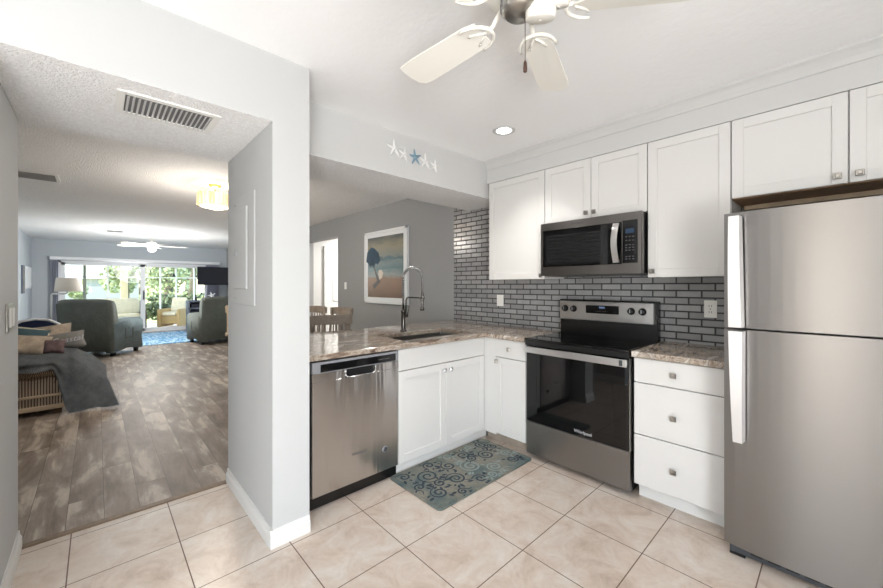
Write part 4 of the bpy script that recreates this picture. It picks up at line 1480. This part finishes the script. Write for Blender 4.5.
# --- television, console
c = thing('television', 'black flat television on a wall arm right of the sliding door', 'television', (-12.3, 2.45, 1.33))
MB().box(-12.32, -12.28, 2.06, 2.86, 1.335, 1.85, .004).build('case', 'black_plastic', c)
MB().box(-12.2799, -12.277, 2.075, 2.845, 1.355, 1.835).build('screen', 'tv_screen', c)
MB().box(-12.36, -12.3201, 2.40, 2.55, 1.5, 1.7).tube([(-12.36, 2.47, 1.6), (-12.45, 2.8, 1.6), (-12.42, 3.02, 1.6)], .018, 8).box(-12.5, -12.34, 3.02, 3.039, 1.5, 1.7).build('wall_arm', 'black_metal', c)
c = thing('media_console', 'grey-blue open media console with dark shelves below the television', 'console', (-12.55, 2.4, 0))
f = MB()
for z in (.04, .36, .66, .86):
    f.box(-12.75, -12.35, 1.86, 2.98, z, z + .035)
for y in (1.86, 2.40, 2.945):
    f.box(-12.75, -12.35, y, y + .035, .0, .86)
f.box(-12.75, -12.735, 1.89, 2.95, .04, .86)
f.build('cabinet_body', 'console_grey', c)
MB().box(-12.73, -12.42, 1.94, 2.36, .695, .80, .005).build('shelf_insert', 'console_dark', c)
MB().box(-12.73, -12.42, 2.46, 2.90, .395, .62, .005).build('shelf_insert', 'console_dark', c)
c = thing('figurine', 'white starfish sculpture on the media console', 'figurine', (-12.5, 2.45, .895))
mst = MB().box(-12.53, -12.47, 2.40, 2.50, .896, .92, .003)
for k_ in range(5):
    a = PI / 2 + .3 + 2 * PI * k_ / 5
    mst.tube([(-12.5, 2.45, 1.03), (-12.5, 2.45 + .11 * math.cos(a), 1.03 + .11 * math.sin(a))], [.03, .008], 6)
mst.build('starfish_body', 'frame_white', c)
tag(MB().lathe([(.035, .8955), (.03, .93), (.02, .98), (.022, 1.03), (.01, 1.06)], (-12.5, 2.06, 0), n=14).build('vase', 'console_dark', org=(-12.5, 2.06, .8955)), 'small dark vase on the left of the media console', 'vase')

# --- rug by the slider
tag(MB().box(-13.0, -10.35, .15, 1.84, .0005, .012, .003).build('area_rug', 'rug_blue', org=(-11.6, 1.05, 0)), 'blue watercolour rug in front of the sliding glass door', 'rug')

# --- living ceiling fan
FX_, FY_ = -10.3, .88
c = thing('ceiling_fan', 'white living room ceiling fan on a drop rod', 'fan', (FX_, FY_, KC))
MB().lathe([(.07, KC), (.06, KC - .04), (.015, KC - .06), (.013, 2.27)], (FX_, FY_, 0), n=20).build('down_rod', 'fan_white', c)
MB().lathe([(.02, 2.28), (.09, 2.26), (.12, 2.22), (.11, 2.17), (.05, 2.15), (.0001, 2.15)], (FX_, FY_, 0), n=24).build('motor_housing', 'fan_white', c)
MB().lathe([(.07, 2.1495), (.085, 2.12), (.06, 2.07), (.0001, 2.05)], (FX_, FY_, 0), n=20).build('light_bowl', 'fan_bulb', c)
for k_ in range(5):
    a = math.radians(20 + 72 * k_)
    bl = MB().prism([(.10, -.03), (.2, -.055), (.6, -.07), (.66, -.04), (.67, 0), (.66, .04), (.6, .07), (.2, .055), (.10, .03)], 'z', 2.19, 2.198)
    bmesh.ops.transform(bl.bm, matrix=Matrix.Translation((FX_, FY_, 0)) @ Matrix.Rotation(a, 4, 'Z') @ Matrix.Translation((0, 0, 2.19)) @ Matrix.Rotation(.2, 4, 'X') @ Matrix.Translation((0, 0, -2.19)), verts=bl.bm.verts)
    bl.build('blade', 'fan_white', c)
lamp('living_fill_lamp', 'POINT', (FX_, FY_, 1.9), 115, (1, .98, .95), size=.5)  # fill added below the fan to brighten the living room

# ================================================================== LANAI AND GARDEN
struct('floor_lanai', MB().box(-16.6, -13.52, -2.5, 5.0, -.12, -.02), 'lanai_floor')
struct('ceiling_lanai', MB().box(-16.4, -13.52, -2.5, 5.0, 2.5, 2.6), 'ceiling_smooth')
g = MB().box(-110, -16.6, -60, 70, -.3, -.1)
struct('floor_lawn', g, 'lawn')
c = thing('lanai_column', 'square cream porch column beyond the glass door', 'column', (-16.2, .66, -.02))
MB().box(-16.28, -16.1, .57, .75, -.02, 2.5, .005).build('shaft', 'column_cream', c)
MB().box(-16.3, -16.08, .55, .77, -.0199, .08, .005).build('plinth', 'column_cream', c)


def post(y, w_, mat, label):
    tag(MB().box(-16.22, -16.17, y - w_ / 2, y + w_ / 2, -.02, 2.5).build('screen_post', mat, org=(-16.2, y, -.02)), label, 'post', 'porch screen posts')


post(-.29, .07, 'screen_bronze', 'dark porch screen post seen above the left recliner')
post(.255, .045, 'vent_grey', 'thin grey porch screen post left of the cream column')
post(1.62, .045, 'frame_white', 'thin white porch screen post behind the hedge side, left one')
post(2.07, .045, 'frame_white', 'thin white porch screen post directly behind the wicker armchair')
post(2.61, .045, 'frame_white', 'white porch screen post beside the television')
post(-1.4, .045, 'frame_white', 'white porch screen post behind the left blinds')
tag(MB().box(-16.21, -16.18, -2.4, .57, 1.58, 1.615).build('screen_rail', 'vent_grey', org=(-16.2, -.9, 1.58)), 'horizontal porch screen rail left of the cream column', 'rail')
tag(MB().box(-16.21, -16.18, .75, 4.9, 1.58, 1.615).build('screen_rail', 'frame_white', org=(-16.2, 2.8, 1.58)), 'horizontal porch screen rail right of the cream column', 'rail')

# wicker chairs on the lanai


def wicker_chair(label, mat, cush, loc, rz, w_=.7):
    """faces local -y"""
    c = thing('wicker_chair', label, 'chair', (0, 0, 0), 'wicker porch seating')
    h2 = w_ / 2
    MB().box(-h2 + .04, h2 - .04, -.3, .3, .12, .38, .04, 3, True).build('seat', mat, c)
    MB().box(-h2 + .04, h2 - .04, .24, .34, .3, .88, .045, 4, True, rot=Matrix.Rotation(-.15, 3, 'X')).build('backrest', mat, c)
    for s_ in (-1, 1):
        MB().box(s_ * h2 - .06, s_ * h2 + .06, -.33, .32, .02, .60, .05, 4, True).build('arm', mat, c)
    MB().box(-h2 + .08, h2 - .08, -.3, .24, .38, .5, .05, 4, True).build('seat_cushion', cush, c)
    MB().box(-h2 + .08, h2 - .08, .12, .24, .48, .95, .05, 4, True, rot=Matrix.Rotation(-.2, 3, 'X')).build('back_cushion', cush, c)
    c.location = loc
    c.rotation_euler = (0, 0, rz)
    return c


wicker_chair('tan wicker armchair with cream cushions on the porch', 'wicker_tan', 'pillow_cream', (-14.7, 1.86, -.02), math.radians(48), .62)
wicker_chair('second tan wicker armchair on the porch, half hidden by the console', 'wicker_tan', 'pillow_cream', (-14.7, 2.95, -.02), math.radians(-60), .62)
wicker_chair('dark wicker loveseat with cream cushions behind the left recliner', 'wicker_dark', 'pillow_cream', (-14.7, .45, -.02), math.radians(90), 1.2)
t = thing('patio_table', 'round white patio table behind the tan wicker armchair', 'table', (-15.4, 2.3, -.02))
MB().lathe([(.0001, .70), (.42, .70), (.42, .73), (.0001, .73)], (-15.4, 2.3, 0), n=28).build('tabletop', 'frame_white', t)
MB().lathe([(.2, -.02), (.2, 0), (.03, .03), (.03, .70)], (-15.4, 2.3, 0), n=16).build('pedestal', 'frame_white', t)
for y, z, lab in ((1.93, 1.62, 'dark bell wind chime hanging in the middle of the porch'), (2.62, 1.62, 'dark wind chime hanging by the television')):
    c = thing('wind_chime', lab, 'wind chime', (-15.6, y, 2.5), 'porch wind chimes')
    MB().tube([(-15.6, y, 2.5), (-15.6, y, z + .1)], .004, 5).build('cord', 'black_metal', c)
    MB().lathe([(.005, z + .13), (.03, z + .08), (.06, z), (.0001, z)], (-15.6, y, 0), n=12).build('bell', 'black_metal', c)

# --- hedges, trees, far house


def foliage(name, label, cx_, cy_, z0, z1, rx, ry, mat, n_, leaf_, trunk=None, cat='tree', group=None):
    c = thing(name, label, cat, (cx_, cy_, -.1), group)
    rn_ = random.Random(hash((int(cx_ * 10), int(cy_ * 10))) & 0xffff)
    m_ = MB()
    zc, rz_ = (z0 + z1) / 2, (z1 - z0) / 2
    blobs = [(Vector((rn_.uniform(-.6, .6) * rx, rn_.uniform(-.6, .6) * ry, rn_.uniform(-.6, .6) * rz_)), rn_.uniform(.35, .6)) for _ in range(9)] + [(Vector((0, 0, 0)), .7)]
    for i in range(n_):
        bc, br_ = blobs[rn_.randrange(len(blobs))]
        d_ = Vector((rn_.gauss(0, 1), rn_.gauss(0, 1), rn_.gauss(0, 1))).normalized()
        rr_ = br_ * rn_.uniform(.75, 1.05)
        p = Vector((cx_, cy_, zc)) + bc + Vector((d_.x * rx * rr_, d_.y * ry * rr_, d_.z * rz_ * rr_))
        if p.z < z0 - .05 * (z1 - z0):
            continue
        a = Vector((rn_.gauss(0, 1), rn_.gauss(0, 1), rn_.gauss(0, 1))).normalized() * leaf_
        b2 = a.cross(Vector((rn_.gauss(0, 1), rn_.gauss(0, 1), rn_.gauss(0, 1))).normalized()).normalized() * leaf_ * .6
        m_.bm.faces.new([m_.bm.verts.new(p + q) for q in (a, b2, -a, -b2)])
    m_.build('foliage', mat, c)
    if trunk:
        MB().tube([(cx_, cy_, -.1), (cx_ + .1, cy_ + .1, (z0 + -.1) / 2), (cx_, cy_ + .15, zc)], [trunk, trunk * .8, trunk * .4], 8).build('trunk', 'bark', c)
    return c


foliage('hedge', 'dark clipped hedge behind the porch right of the door stile', -17.5, 2.2, -.1, .98, .5, 1.15, 'hedge_leaf', 2600, .07, None, 'hedge')
foliage('garden_tree', 'oak tree seen just right of the cream porch column', -26, 2.9, 1.0, 5.4, 1.7, 1.3, 'tree_leaf', 2600, .14, .28, 'tree', 'garden trees')
foliage('garden_tree', 'bushy tree seen left of the cream porch column', -34, 1.4, .6, 5.0, 2.0, 1.3, 'tree_leaf', 1800, .16, .2, 'tree', 'garden trees')
foliage('garden_tree', 'dark tree rising behind the hedge next to the door stile', -22.5, 2.45, .5, 4.6, 1.3, .8, 'tree_leaf', 1500, .12, .25, 'tree', 'garden trees')
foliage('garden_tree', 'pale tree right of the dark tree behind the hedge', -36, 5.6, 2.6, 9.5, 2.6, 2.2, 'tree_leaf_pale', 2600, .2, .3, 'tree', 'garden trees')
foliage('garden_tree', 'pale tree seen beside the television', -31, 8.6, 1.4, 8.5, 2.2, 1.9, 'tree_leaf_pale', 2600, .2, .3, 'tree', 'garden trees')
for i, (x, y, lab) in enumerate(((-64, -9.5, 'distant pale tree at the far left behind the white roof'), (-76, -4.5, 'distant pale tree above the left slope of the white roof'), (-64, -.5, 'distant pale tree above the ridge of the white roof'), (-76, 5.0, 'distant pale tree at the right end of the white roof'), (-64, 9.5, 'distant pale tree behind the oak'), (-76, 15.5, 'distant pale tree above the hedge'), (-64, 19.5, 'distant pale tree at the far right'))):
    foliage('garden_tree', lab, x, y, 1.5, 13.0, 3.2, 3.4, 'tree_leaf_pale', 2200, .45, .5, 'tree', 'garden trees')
c = thing('neighbour_house', 'distant blue-grey house with a white gable roof beyond the lawn', 'house', (-50, -2, -.1))
MB().box(-56, -50, -7.5, 3.2, -.1, 2.0).build('wall', 'house_wall', c)
MB().prism([(-8.2, 2.0), (1.2, 4.6), (3.8, 2.0)], 'x', -56.4, -49.6).build('roof', 'house_roof', c)
for i, (y, lab) in enumerate(((-3.0, 'round shrub in front of the far house, left one'), (-1.2, 'round shrub in front of the far house, right one'))):
    foliage('shrub', lab, -44, y, -.1, 1.9, .8, .7, 'tree_leaf', 700, .12, None, 'shrub', 'shrubs by the far house')

for ob in list(bpy.data.objects):
    if ob.type == 'LIGHT' and ob.data.type == 'AREA':
        ob.data.spread = PI
